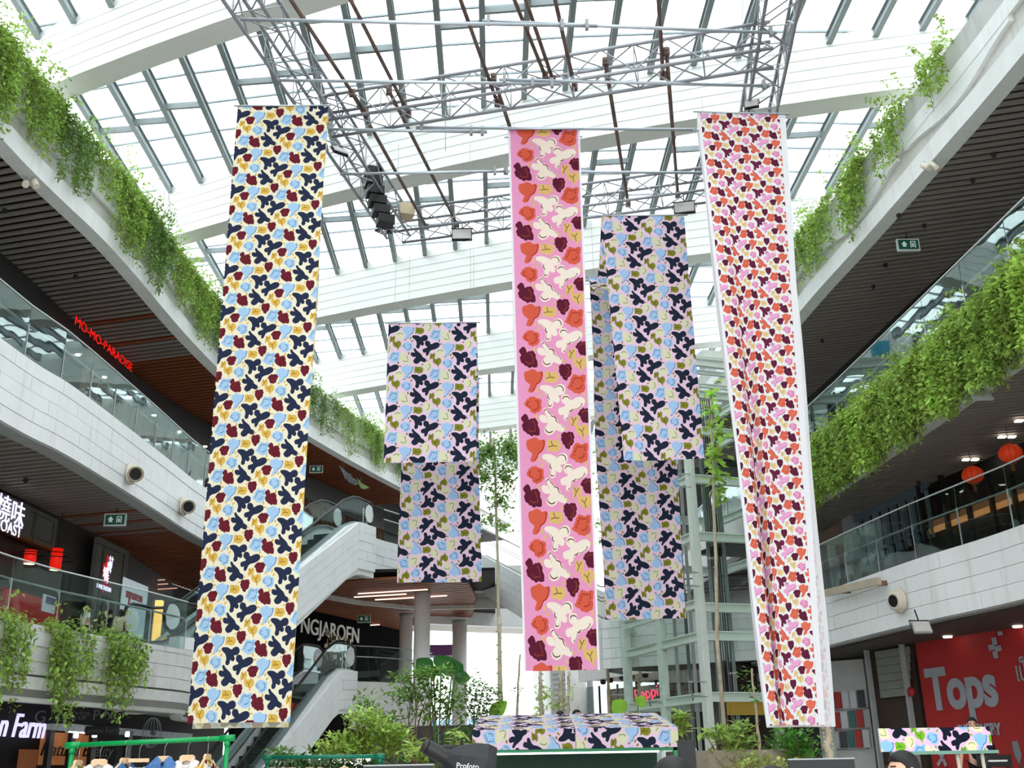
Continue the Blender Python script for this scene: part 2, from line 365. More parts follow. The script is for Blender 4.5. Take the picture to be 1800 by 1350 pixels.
# ================================================================== printed fabric
TW, TH, TD = 650.0, 568.0, 253.0           # one repeat of the print: width, height, drop to the next column
def sh(p): return (p[0]+(p[1]-110)*.067, p[1])
MOT = [
 ('B1', 'InkB', [(820,365),(850,340),(870,300),(890,270),(920,262),(950,275),(980,265),(1018,268),(1010,300),(1000,340),(1000,380),(970,405),(930,415),(890,405),(860,385)], [(150, 350, .58, 7), (10, 110, .5, 9)], []),
 ('B2', 'InkB', [(405,260),(415,230),(450,220),(470,212),(490,205),(520,215),(540,230),(580,225),(590,245),(575,290),(550,320),(520,335),(500,370),(470,395),(435,390),(440,365),(465,345),(440,320),(415,300)], [(-38, 95, .88, 0)], []),
 ('B3', 'InkB', [(385,490),(410,465),(440,445),(480,440),(510,455),(545,460),(545,500),(540,540),(510,560),(470,570),(440,555),(430,530),(400,520)], [(140, 215, .7, 0), (-60, 100, .6, 8)], []),
 ('N1', 'InkN', [(552,355),(575,342),(640,345),(690,368),(715,350),(760,338),(795,355),(800,395),(770,425),(725,430),(738,460),(725,487),(700,490),(675,475),(672,505),(650,530),(620,527),(610,500),(622,470),(615,430),(590,400),(560,380)], [(95, 205, .82, 4), (-75, -10, .84, 0)], []),
 ('N2', 'InkN', [(755,455),(770,430),(805,425),(835,440),(850,475),(900,455),(950,448),(983,465),(985,500),(950,530),(900,550),(850,560),(825,580),(805,620),(780,640),(760,620),(765,590),(735,595),(715,575),(718,545),(745,532),(775,528),(790,510),(760,490)], [(-12, 110, .84, 4), (225, 285, .8, 0)], []),
 ('N3', 'InkN', [(565,545),(590,530),(612,560),(650,590),(690,625),(710,660),(750,680),(760,710),(735,734),(700,725),(670,715),(645,740),(600,754),(565,735),(558,705),(585,675),(600,655),(560,655),(526,635),(523,600),(550,588),(590,597),(573,570)], [(-128, 20, .86, 3), (70, 140, .8, 0)], []),
 ('M1', 'InkM', [(912,590),(925,570),(945,555),(965,543),(990,548),(1015,543),(1040,550),(1057,570),(1050,595),(1035,615),(1030,640),(1000,655),(965,655),(940,640),(935,615)], [(190, 350, .55, 8)], []),
 ('M2', 'InkM', [(338,625),(350,600),(380,585),(405,600),(410,630),(440,620),(475,620),(492,645),(495,680),(505,710),(505,745),(475,752),(450,750),(425,755),(395,740),(370,725),(345,700),(345,670),(355,650)], [(-60, 130, .55, 8)], []),
 ('M3', 'InkM', [(722,790),(730,755),(750,740),(780,745),(805,738),(835,745),(845,775),(838,800),(830,830),(805,845),(790,868),(765,868),(750,845),(730,820)], [(-70, 100, .55, 8)], []),
 ('Y', 'InkY', [(612,265),(615,235),(640,225),(665,235),(700,230),(735,245),(745,275),(730,305),(700,322),(665,322),(630,310),(600,320),(610,295)], [], [170, 250, 5]),
 ('Y', 'InkY', [(238,460),(240,430),(265,425),(290,440),(330,420),(362,440),(368,475),(350,505),(325,525),(322,552),(310,547),(300,520),(265,505),(245,485)], [], [75, 215, 300]),
 ('Y', 'InkY', [(825,640),(845,603),(865,622),(890,598),(907,625),(900,665),(870,680),(840,682),(825,708),(823,670)], [], [115, 240, 310]),
]
def ell(x, y, a, b, deg):
    t = math.radians(deg); return [(x+a*math.cos(k)*math.cos(t)-b*math.sin(k)*math.sin(t), y+a*math.cos(k)*math.sin(t)+b*math.sin(k)*math.cos(t)) for k in np.linspace(0, 2*math.pi, 13)[:-1]]
for e in ((985,425,20,12,95),(1012,475,22,9,5),(525,382,20,11,-60),(550,424,24,10,-38),(772,710,18,8,10),(490,602,20,13,100),(1070,660,20,8,-15),(700,767,17,9,-35)):
    MOT.append(('Stem', None, ell(*e), [], []))
def polar(poly, c, n=110):
    """outermost radius of a polygon for n directions about c"""
    out = []
    for k in range(n+1):
        t = -math.pi+2*math.pi*k/n; dx, dy = math.cos(t), math.sin(t); best = 0
        for (x0, y0), (x1, y1) in zip(poly, poly[1:]+poly[:1]):
            ex, ey = x1-x0, y1-y0; den = dx*ey-dy*ex
            if abs(den) < 1e-9: continue
            s_ = ((x0-c[0])*ey-(y0-c[1])*ex)/den; q = ((x0-c[0])*dy-(y0-c[1])*dx)/den
            if s_ > 0 and -1e-6 <= q <= 1+1e-6: best = max(best, s_)
        out.append(best)
    return out
def smooth_poly(poly):
    return curve([tuple(p) for p in poly]+[poly[0]], 3)[:-1]
KEYS = ['BG', 'B1', 'B2', 'B3', 'N1', 'N2', 'N3', 'M1', 'M2', 'M3', 'Y', 'Stem', 'InkB', 'InkN', 'InkM', 'InkY']
def floral_group(name, wrapx=True, halo=False):
    g = bpy.data.node_groups.new(name, 'ShaderNodeTree'); I = g.interface
    I.new_socket('Vector', in_out='INPUT', socket_type='NodeSocketVector')
    for k in KEYS: I.new_socket(k, in_out='INPUT', socket_type='NodeSocketColor')
    I.new_socket('Color', in_out='OUTPUT', socket_type='NodeSocketColor')
    N = g.nodes; L = g.links; gi = N.new('NodeGroupInput'); go = N.new('NodeGroupOutput')
    def math_(op, a, b=None, c=None):
        n = N.new('ShaderNodeMath'); n.operation = op
        for i, v in enumerate((a, b, c)):
            if v is None: continue
            if isinstance(v, (int, float)): n.inputs[i].default_value = v
            else: L.new(v, n.inputs[i])
        return n.outputs[0]
    def fcurve(x, ys):
        n = N.new('ShaderNodeFloatCurve'); mp = n.mapping; cv = mp.curves[0]; m = len(ys)-1
        mp.extend = 'HORIZONTAL'
        cv.points[0].location = (0, ys[0]); cv.points[-1].location = (1, ys[-1])
        for i in range(1, m): cv.points.new(i/m, ys[i])
        for p in cv.points: p.handle_type = 'VECTOR'
        mp.update(); L.new(x, n.inputs['Value']); return n.outputs[0]
    sep = N.new('ShaderNodeSeparateXYZ'); L.new(gi.outputs['Vector'], sep.inputs[0]); U, V = sep.outputs[0], sep.outputs[1]
    cur = gi.outputs['BG']
    def mixc(fac, a, b):
        n = N.new('ShaderNodeMix'); n.data_type = 'RGBA'; L.new(fac, n.inputs[0]); L.new(a, n.inputs[6]); L.new(b, n.inputs[7]); return n.outputs[2]
    for key, ink, poly, arcs, spokes in MOT:
        pts = [sh(p) for p in poly]; c = (sum(p[0] for p in pts)/len(pts), sum(p[1] for p in pts)/len(pts))
        if not wrapx and c[0] < 400: pts = [(x+TW, y+TD) for x, y in pts]; c = (c[0]+TW, c[1]+TD)
        pts = smooth_poly(pts)
        qx = math_('SUBTRACT', U, c[0]); qy = math_('SUBTRACT', V, c[1])
        if wrapx:
            wx = math_('WRAP', qx, -TW/2, TW/2); sx_ = math_('SUBTRACT', qx, wx); qy = math_('MULTIPLY_ADD', sx_, -TD/TW, qy)
        else:
            wx = qx
            # a single column: bring the motif into the printed column
        wy = math_('WRAP', qy, -TH/2, TH/2)
        th = math_('MULTIPLY_ADD', math_('ARCTAN2', wy, wx), 1/(2*math.pi), .5)
        r = math_('SQRT', math_('MULTIPLY_ADD', wx, wx, math_('MULTIPLY', wy, wy)))
        R = polar(pts, c); RM = 170.0; n_ = len(R)-1
        if key[0] == 'M' or key in ('B1', 'B3'): R = [x*1.02+6*abs(math.sin(5.5*(-math.pi+2*math.pi*i/n_))) for i, x in enumerate(R)]   # scalloped petals
        elif key[0] == 'N': R = [x*1.015+1 for x in R]
        else: R = [x*1.05 for x in R]
        d = math_('SUBTRACT', math_('MULTIPLY', fcurve(th, [x/RM for x in R]), RM), r)
        cur = mixc(math_('MULTIPLY_ADD', d, .6, .5), cur, gi.outputs[key]); N[cur.node.name].clamp_factor = True
        if arcs:
            n = len(R)-1; ys = []
            for k in range(n+1):
                t = -180+360*k/n; v = 0
                for (a0, a1, fr, wob) in arcs:
                    for sft in (-360, 0, 360):
                        if a0 <= t+sft <= a1: v = R[k]*fr+(abs(math.sin((t-a0)/360*math.pi*wob*2))*12-6 if wob else 0)
                ys.append(v/RM)
            ds = math_('ABSOLUTE', math_('SUBTRACT', math_('MULTIPLY', fcurve(th, ys), RM), r))
            f = math_('MULTIPLY', math_('LESS_THAN', ds, 4.0 if key[0] != 'N' else 4.5), math_('GREATER_THAN', r, 12.0))
            cur = mixc(f, cur, gi.outputs[ink])
        if spokes:
            n = 90; ys = []
            for k in range(n+1):
                t = -180+360*k/n; ys.append(min(1, min(abs((t-s_+180) % 360-180) for s_ in spokes)/90))
            f = math_('MULTIPLY', math_('LESS_THAN', math_('MULTIPLY', math_('MULTIPLY', fcurve(th, ys), r), math.pi/2), 4.0), math_('LESS_THAN', r, 42.0))
            cur = mixc(f, cur, gi.outputs[ink])
    L.new(cur, go.inputs['Color'])
    return g
G_TILE = floral_group('floral_repeat'); G_COL = floral_group('floral_column', wrapx=False)
def way(bg, b1, b2, b3, n1, n2, n3, m1, m2, m3, y, st, ib, inn, im, iy): return dict(zip(KEYS, (bg, b1, b2, b3, n1, n2, n3, m1, m2, m3, y, st, ib, inn, im, iy)))
NAVY = (40, 48, 74); MAR = (108, 33, 46); BLU = (168, 204, 238); YEL = (224, 182, 86)
WAYS = {
 'cream': way((240, 233, 208), BLU, BLU, BLU, NAVY, NAVY, NAVY, MAR, MAR, MAR, YEL, YEL, (58, 88, 130), NAVY, (84, 22, 34), (140, 96, 30)),
 'lilac': way((232, 202, 222), (164, 198, 234), (164, 198, 234), (164, 198, 234), (32, 40, 58), (32, 40, 58), (32, 40, 58), (220, 220, 184), (220, 220, 184), (220, 220, 184), (130, 132, 44), (130, 126, 60), (34, 54, 90), (32, 40, 58), (30, 34, 40), (84, 80, 20)),
 'pink': way((232, 158, 198), (216, 96, 72), (216, 96, 72), (216, 96, 72), (242, 234, 218), (242, 234, 218), (242, 234, 218), (92, 28, 50), (92, 28, 50), (92, 28, 50), (222, 190, 116), (224, 188, 120), (140, 40, 34), (92, 44, 36), (150, 66, 40), (130, 90, 40)),
 'white': way((236, 236, 238), (224, 110, 88), (224, 110, 88), (232, 160, 200), (104, 36, 66), (234, 168, 208), (224, 110, 88), (98, 34, 58), (98, 34, 58), (98, 34, 58), (230, 204, 148), (236, 214, 170), (176, 62, 56), (150, 40, 70), (74, 22, 44), (206, 166, 92)),
 'sign': way((226, 188, 216), (140, 190, 240), (140, 190, 240), (140, 190, 240), (18, 24, 38), (18, 24, 38), (18, 24, 38), (232, 232, 178), (232, 232, 178), (232, 232, 178), (116, 178, 40), (126, 178, 70), (20, 50, 110), (18, 24, 38), (30, 34, 40), (60, 100, 20)),
}
def fabric(name, wayname, tw, th, off=(0, 0), group=None, hem=None, transl=.35, width=1.45, fade=0.0, up=1):
    m = bpy.data.materials.new(name); m.use_nodes = True; nt = m.node_tree; N = nt.nodes; L = nt.links
    b = N['Principled BSDF']; out = N['Material Output']; b.inputs['Roughness'].default_value = .85; b.inputs['Specular IOR Level'].default_value = .15
    uv = N.new('ShaderNodeUVMap'); mp = N.new('ShaderNodeMapping'); mp.inputs['Scale'].default_value = (TW/tw, up*TH/th, 1); mp.inputs['Location'].default_value = (off[0], off[1], 0)
    L.new(uv.outputs[0], mp.inputs[0]); g = N.new('ShaderNodeGroup'); g.node_tree = group or G_TILE; L.new(mp.outputs[0], g.inputs['Vector'])
    for k, c in WAYS[wayname].items(): g.inputs[k].default_value = lin(c)
    col = g.outputs[0]
    if hem:                                   # unprinted selvedge along both edges
        sp = N.new('ShaderNodeSeparateXYZ'); L.new(uv.outputs[0], sp.inputs[0])
        a = N.new('ShaderNodeMath'); a.operation = 'SUBTRACT'; a.inputs[1].default_value = (hem[0]+width-hem[1])/2; L.new(sp.outputs[0], a.inputs[0])
        ab = N.new('ShaderNodeMath'); ab.operation = 'ABSOLUTE'; L.new(a.outputs[0], ab.inputs[0])
        gt = N.new('ShaderNodeMath'); gt.operation = 'GREATER_THAN'; gt.inputs[1].default_value = (width-hem[1]-hem[0])/2; L.new(ab.outputs[0], gt.inputs[0])
        mx = N.new('ShaderNodeMix'); mx.data_type = 'RGBA'; L.new(gt.outputs[0], mx.inputs[0]); L.new(col, mx.inputs[6]); mx.inputs[7].default_value = lin((236, 236, 240)); col = mx.outputs[2]
    if fade:                                  # the reverse of the cloth shows the print only faintly
        gm = N.new('ShaderNodeNewGeometry'); fm = N.new('ShaderNodeMath'); fm.operation = 'MULTIPLY'; fm.inputs[1].default_value = fade; L.new(gm.outputs['Backfacing'], fm.inputs[0])
        mb_ = N.new('ShaderNodeMix'); mb_.data_type = 'RGBA'; L.new(fm.outputs[0], mb_.inputs[0]); L.new(col, mb_.inputs[6]); mb_.inputs[7].default_value = lin(WAYS[wayname]['BG']); col = mb_.outputs[2]
    wv = N.new('ShaderNodeTexNoise'); wv.inputs['Scale'].default_value = 1.3; L.new(uv.outputs[0], wv.inputs[0])
    bp = N.new('ShaderNodeBump'); bp.inputs['Strength'].default_value = .25; bp.inputs['Distance'].default_value = .05; L.new(wv.outputs['Fac'], bp.inputs['Height']); L.new(bp.outputs[0], b.inputs['Normal'])
    L.new(col, b.inputs['Base Color']); t = N.new('ShaderNodeBsdfTranslucent'); L.new(col, t.inputs[0])
    ms = N.new('ShaderNodeMixShader'); ms.inputs[0].default_value = transl; L.new(b.outputs[0], ms.inputs[1]); L.new(t.outputs[0], ms.inputs[2]); L.new(ms.outputs[0], out.inputs[0])
    return m
def cloth(name, m, f, ulist, slist, parent=None):
    """f(u,s) -> point; uv = (u,s) in metres"""
    vs = [tuple(f(u, s)) for s in slist for u in ulist]; nu = len(ulist); fs = []
    for j in range(len(slist)-1):
        for i in range(nu-1): a = j*nu+i; fs.append((a, a+1, a+nu+1, a+nu))
    me = bpy.data.meshes.new(name); me.from_pydata(vs, [], fs); me.update(); me.materials.append(m)
    ul = me.uv_layers.new(name='UVMap'); uvs = [(u, s) for s in slist for u in ulist]
    idx = np.zeros(len(me.loops), dtype=np.int32); me.loops.foreach_get('vertex_index', idx)
    ul.data.foreach_set('uv', np.array(uvs, dtype=np.float32)[idx].ravel()); me.polygons.foreach_set('use_smooth', [True]*len(me.polygons))
    return link(bpy.data.objects.new(name, me), parent)
def banner(label, x0, y, ztop, zbot, width, m, gap, zback, tilt=0.0, curl=lambda u, d: (0, 0), sag=.3, hw=None, backx=0.0, backf=lambda u, d: 0.0):
    """cloth draped over two bars: front flap, sagging span, back flap. x0: left end of the front bar"""
    root = empty('fabric_banner', (x0, y, ztop), label, 'banner', 'printed cloth banners')
    H = ztop-zbot; HB = ztop-zback; span = math.hypot(gap, sag)*1.02
    def f(u, s):
        if s >= 0:
            dx, dy = curl(u, s/H); return (u+dx, dy+tilt*u, -s)
        if s > -span:
            t = -s/span; return (u+backx*t, t*gap+tilt*u, -sag*4*t*(1-t))
        d = -s-span; return (u+backx+backf(u, d/HB)+.02*math.sin(d*1.3+u*2), gap+tilt*u+.03*math.sin(d*.9+u*4), -d)
    us = list(np.linspace(0, width, 29)); ss = list(np.linspace(H, 0, 70))+list(np.linspace(0, -span, 14))[1:]+list(np.linspace(-span, -span-HB, 60))[1:]
    cloth('cloth', m, f, us, ss, root)
    for (yy, nm, bx) in ((0, 'hanging_bar', 0), (gap, 'hanging_bar', backx)):
        MB().tube([(bx-.06, yy, -.012), (bx+width+.06, yy+tilt*width, -.012)], .014, 8).build(nm, m_pipe, root, True)
    for u in (.1, width-.1):
        for (yy, bx) in ((0, 0), (gap, backx)):
            MB().tube([(u+bx, yy+tilt*u, 0), (u+bx, yy+tilt*u, max(.1, 12.05-ztop) if ztop < 11.9 else .12)], .003, 4).build('suspension_wire', m_grey, root)
    return root
a_ = at_z(418, 185, 11.8)
TA = 1.47/2.2
banner('tall cream banner with navy and maroon flowers and yellow leaves', a_.x, a_.y, 11.8, 2.21, 1.47, fabric('print_cream', 'cream', TA, TA*1.04, off=(155, 110), fade=.5), .5, 2.16, tilt=.0, backx=-.07,
       curl=lambda u, d: (.03*d-(u*.085)*d, .05*math.sin(u*4+d*3)*d), sag=.1, backf=lambda u, d: .03*d-(u*.115)*d)
p_ = at_z(893, 226, 11.95); q_ = at_z(1018, 226, 11.95)
WP = 1.24; TP = WP*.875
banner('tall pink banner with large cream, coral and maroon flowers down the middle', p_.x, p_.y, 11.95, 1.6+(2.87-1.6)*p_.y/15.32, WP, fabric('print_pink', 'pink', TP, TP*1.04, off=(322, 245), group=G_COL, hem=(.035, .035), width=WP), .25, 3.0,
       curl=lambda u, d: (.09*d-(u*.12)*d, .03*math.sin(u*5)*d+.02), sag=.05, backf=lambda u, d: .12*d-(u*.16)*d)
r_ = at_z(1225, 195, 11.8)
TD_ = 1.5*.335
def rcurl(u, d):
    c = .50; k = math.exp(-((u-c)/.15)**2)*(.34*d)
    # the sheet buckles into a deep crease that narrows it towards the foot
    t = min(1, max(0, (u-.12)/.85)); sm_ = t*t*(3-2*t)
    return (.20*d-.52*d*sm_-.17*d*u/1.5, k+.02*d*math.sin(u*7))
banner('tall white banner with dense small coral, maroon and pink flowers', r_.x, r_.y, 11.8, 2.07, 1.5, fabric('print_white', 'white', TD_, TD_*1.04, off=(120, 150), hem=(.05, .10), width=1.5, fade=.72), .55, 2.06, tilt=.06,
       curl=rcurl, sag=.1, backx=.09, backf=lambda u, d: .24*d-.50*d*u/1.5)
sl = at_z(683, 567, 8.6); sr = at_z(1057, 378, 10.65)
TL = 1.47/2.2
banner('short lilac banner with navy flowers and olive leaves, nearer the cream banner', sl.x, sl.y, 8.6, 6.18, 1.47, fabric('print_lilac', 'lilac', TL, TL*1.04, off=(180, 150)), 2.7, 4.72, sag=.5,
       curl=lambda u, d: (-.02*d, .03*math.sin(u*3)*d))
banner('longer lilac banner with navy flowers and olive leaves, right of the pink banner', sr.x, sr.y, 10.65, 6.2, 1.45, fabric('print_lilac_long', 'lilac', TL, TL*1.04, off=(195, 480)), 2.45, 4.0, sag=.75,
       curl=lambda u, d: (.16*d-.16*d*u/1.45, .05*math.sin(u*3)*d), backx=-.02)
# ================================================================== the building
roofL = curve([(-10.2, -8), (-9.7, 8), (-9.3, 17.3), (-8.75, 22), (-8.45, 27.5), (-7.9, 32), (-6.6, 36.9), (-4.1, 44), (-1.5, 50), (1, 56)])
thirdL = curve([(-10, -8), (-9.5, 8), (-8.95, 17.8), (-8.6, 20.5), (-8.3, 25), (-8.05, 29), (-7.2, 33.5), (-6.35, 38.2)])
secL = curve([(-10, -8), (-9.7, 8), (-9.0, 18.9), (-8.1, 22.7), (-7.25, 25.6), (-7.7, 27.3), (-8.2, 30), (-7.3, 34.0), (-6.2, 35.6)])
roofR = curve([(6.0, 60), (7.0, 42), (8.0, 30), (8.35, 25.0), (8.6, 22.4), (8.95, 18.2), (9.2, 14.8), (9.6, 6), (10, -8)])
thirdR = curve([(6.6, 48), (7.4, 36), (8.0, 27), (8.2, 24.5), (8.45, 20), (8.7, 15.3), (9.2, 6), (9.6, -8)])
secR = curve([(6.9, 33.0), (7.45, 29), (8.0, 25.2), (8.6, 21.4), (9.3, 18.0), (9.7, 12), (10.0, -8)])
def edge_x(path, y):
    for a, b in zip(path[:-1], path[1:]):
        if min(a[1], b[1]) <= y <= max(a[1], b[1]): return a[0]+(b[0]-a[0])*(y-a[1])/((b[1]-a[1]) or 1e-9)
    return path[-1][0] if abs(path[-1][1]-y) < abs(path[0][1]-y) else path[0][0]
fl = MB().box((0, 40, -.15), (90, 140, .3)).build('floor', mat('plaza_floor', (196, 192, 184), .45, var=.08, scale=.7)); tag(fl, 'pale stone plaza floor below the atrium', kind='structure')
def slab(name, label, path, z0, z1, depth):
    o = MB().sweep(path, [(-.12, z0), (-.12, z1), (-depth, z1), (-depth, z0)]).build(name, m_conc); tag(o, label, kind='structure'); return o
slab('floor', 'roof slab over the left gallery', roofL, 13.14, 14.4, 9)
slab('floor', 'third storey floor slab of the left gallery', thirdL, 7.74, 8.98, 9)
slab('floor', 'second storey floor slab of the left gallery', secL, 3.2, 4.22, 7)
slab('floor', 'roof slab over the right gallery', roofR, 13.14, 14.4, 9)
slab('floor', 'third storey floor slab of the right gallery', thirdR, 7.94, 8.98, 9)
slab('floor', 'second storey floor slab of the right gallery', secR, 4.34, 5.38, 9)
def soffit(label, path, z, y0, y1, depth, side, matf, pitch=.25, off=.35):
    root = empty('ceiling', (0, (y0+y1)/2, z), label, kind='structure'); yc = (y0+y1)/2
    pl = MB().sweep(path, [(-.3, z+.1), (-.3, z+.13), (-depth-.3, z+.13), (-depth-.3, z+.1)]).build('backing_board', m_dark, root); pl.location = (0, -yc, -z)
    y = y0; rz = math.atan(-.28); n = 0
    while y < y1:
        x = edge_x(path, y)+side*off; L_ = depth/math.cos(rz); cx = x+side*depth/2
        piece('slat', matf(y, n), (cx, y-yc-.28*side*depth/2, .03), (L_, pitch*.46, .05), (0, 0, rz), root); y += pitch; n += 1
    return root
def lm(y, n):
    if y > 28.8: return m_slatw
    if y > 24.7: return m_slatw if n % 6 == 3 else m_slat
    return m_slat
soffit('slatted soffit above the left third storey gallery, grey turning to brown wood', roofL, 13.0, 13.0, 47, 3.4, -1, lm)
soffit('slatted soffit above the left second storey gallery, grey turning to brown wood', thirdL, 7.6, 13.0, 38, 3.6, -1, lambda y, n: m_slatw if y > 27.6 else (m_slatw if y > 25 and n % 4 == 1 else m_slat))
soffit('grey slatted soffit above the right third storey gallery', roofR, 13.0, 12.0, 42, 3.6, 1, lambda y, n: m_slat)
soffit('grey slatted soffit above the right second storey gallery', thirdR, 7.8, 11.0, 36, 3.2, 1, lambda y, n: m_slat, pitch=.2)
# fascias ------------------------------------------------------------
m_lip = mat('white_lip', (224, 227, 226), .5, var=.04, streak=.35)
m_fas = mat('grey_fascia', (188, 190, 188), .6, var=.06, streak=.6)
def trim(n, label): return empty('trim_%d' % n, (0, 20, 0), label, kind='structure')
def tpart(root, name, mb, m): o = mb.build(name, m, root); o.location = (0, -20, 0); return o
t1 = trim(1, 'stepped white concrete fascia along the left roof edge')
tpart(t1, 'lower_lip', MB().sweep(roofL, [(-.35, 13.0), (0, 13.0), (.02, 13.42), (-.1, 13.46), (-.35, 13.46)]), m_lip)
tpart(t1, 'recessed_band', MB().sweep(roofL, [(-.35, 13.46), (-.24, 13.46), (-.24, 13.95), (-.35, 13.95)]), m_fas)
tpart(t1, 'middle_band', MB().sweep(roofL, [(-.35, 13.95), (-.02, 13.88), (-.02, 14.28), (-.35, 14.28)]), m_lip)
tpart(t1, 'upper_band', MB().sweep(roofL, [(-.7, 14.2), (-.14, 14.28), (-.10, 14.95), (-.3, 14.95), (-.3, 14.45), (-.7, 14.45)]), m_fas)
t2 = trim(2, 'stepped white concrete fascia along the right roof edge')
tpart(t2, 'lower_lip', MB().sweep(roofR, [(-.35, 13.0), (0, 13.0), (.02, 13.42), (-.1, 13.46), (-.35, 13.46)]), m_lip)
tpart(t2, 'recessed_band', MB().sweep(roofR, [(-.35, 13.46), (-.28, 13.46), (-.28, 14.05), (-.35, 14.05)]), m_fas)
tpart(t2, 'middle_band', MB().sweep(roofR, [(-.35, 14.05), (-.02, 13.98), (-.02, 14.32), (-.35, 14.32)]), m_lip)
tpart(t2, 'upper_band', MB().sweep(roofR, [(-.7, 14.2), (-.16, 14.32), (-.12, 14.95), (-.3, 14.95), (-.3, 14.45), (-.7, 14.45)]), m_fas)
# sagging cover boards between the right bands
for (ya, yb, sg) in ((15.2, 19.4, .28), (19.8, 24.2, .3)):
    mb = MB(); n = 14; P = []
    for i in range(n+1):
        y = ya+(yb-ya)*i/n; x = edge_x(roofR, y)+.03; zz = 13.98-sg*math.sin(math.pi*i/n)**2-.1; P.append((x, y, zz))
    for a, b in zip(P[:-1], P[1:]):
        mb.hexa([(a[0], a[1], a[2]), (a[0]+.1, a[1], a[2]), (b[0]+.1, b[1], b[2]), (b[0], b[1], b[2])], [(a[0], a[1], 14.0), (a[0]+.1, a[1], 14.0), (b[0]+.1, b[1], 14.0), (b[0], b[1], 14.0)])
    tpart(t2, 'sagging_cover_board', mb, m_lip)
def tiles(root, path3, rows, length, outw, m, up=0.0, name='tile'):
    """tile rows on a 3D polyline (top edge); rows: list of (dz_top, dz_bottom) below it; outw(d)-> outward normal"""
    P = [Vector(p) for p in path3]; L_ = [0]
    for a, b in zip(P[:-1], P[1:]): L_.append(L_[-1]+(b-a).length)
    def at(s):
        s = min(max(s, 0), L_[-1])
        for i in range(len(L_)-1):
            if s <= L_[i+1]+1e-9: return P[i].lerp(P[i+1], (s-L_[i])/max(1e-9, L_[i+1]-L_[i])), (P[i+1]-P[i])
        return P[-1], P[-1]-P[-2]
    for r_, (a, b) in enumerate(rows):
        s = -length*.5*(r_ % 2)-.2*((r_*7) % 3)
        while s < L_[-1]:
            s0, s1 = max(s, 0)+.006, min(s+length, L_[-1])-.006; s += length
            if s1-s0 < .1: continue
            cuts = [s0]+[l for l in L_ if s0+.05 < l < s1-.05]+[s1]
            mb = MB()
            for c0, c1 in zip(cuts[:-1], cuts[1:]):
                p0, d = at(c0+1e-4); p1, _ = at(c1-1e-4); h = Vector((d.x, d.y, 0)).normalized(); o = outw(h)
                dz0, dz1 = Vector((0, 0, -a-.005)), Vector((0, 0, -b+.005)); f = .006*((r_*3+int(s*7)) % 3)
                mb.hexa([p0+dz1, p1+dz1, p1+dz1+o*(.05+f), p0+dz1+o*(.05+f)], [p0+dz0, p1+dz0, p1+dz0+o*(.05+f), p0+dz0+o*(.05+f)])
            mb.v = [tuple(Vector(q)-Vector(root.location)) for q in mb.v]
            mb.build(name, m, root)
right_of = lambda h: Vector((h.y, -h.x, 0))
def clip_path(path, y0, y1): return [p for p in path if min(y0, y1) <= p[1] <= max(y0, y1)]
m_joint = mat('tile_joint', (120, 118, 114), .8)  # mid-grey core colour that shows in the joints between tiles
def fascia(n, label, path, z0, z1, rows, length, y0, y1):
    t = trim(n, label); tpart(t, 'core', MB().sweep(path, [(-.3, z0), (-.01, z0), (-.01, z1), (-.3, z1)]), m_joint)
    h = (z1-z0)/rows
    tiles(t, [(p[0], p[1], z1) for p in clip_path(path, y0, y1)], [(h*i, h*(i+1)) for i in range(rows)], length, right_of, m_tile)
    tpart(t, 'drip_edge', MB().sweep(path, [(-.34, z0-.03), (.03, z0-.03), (.03, z0+.02), (-.34, z0+.02)]), m_grey)
    return t
fascia(3, 'white tiled fascia of the left third storey gallery', thirdL, 7.62, 9.05, 5, 1.7, 14, 39)
t4 = trim(4, 'stepped white fascia of the left second storey gallery')
tpart(t4, 'core', MB().sweep(secL, [(-.3, 2.98), (-.01, 2.98), (-.01, 4.28), (-.3, 4.28)]), m_joint)
m_tile2 = mat('weathered_tile', (206, 207, 205), .45, var=.05, scale=1.5, streak=.6)
tiles(t4, [(p[0], p[1], 4.3) for p in clip_path(secL, 12, 37)], [(0, .12), (.12, .4), (.4, .68), (.68, .92)], 1.5, right_of, m_tile2)
tpart(t4, 'lower_lip', MB().sweep(secL, [(-.34, 2.9), (-.08, 2.9), (.06, 3.34), (-.34, 3.36)]), m_lip)
fascia(5, 'white tiled fascia of the right second storey gallery', secR, 4.2, 5.45, 4, 2.1, 34, 12)
t6 = trim(6, 'concrete fascia of the right third storey gallery behind the vines')
tpart(t6, 'core', MB().sweep(thirdR, [(-.35, 7.8), (0, 7.8), (0, 9.05), (-.35, 9.05)]), m_fas)
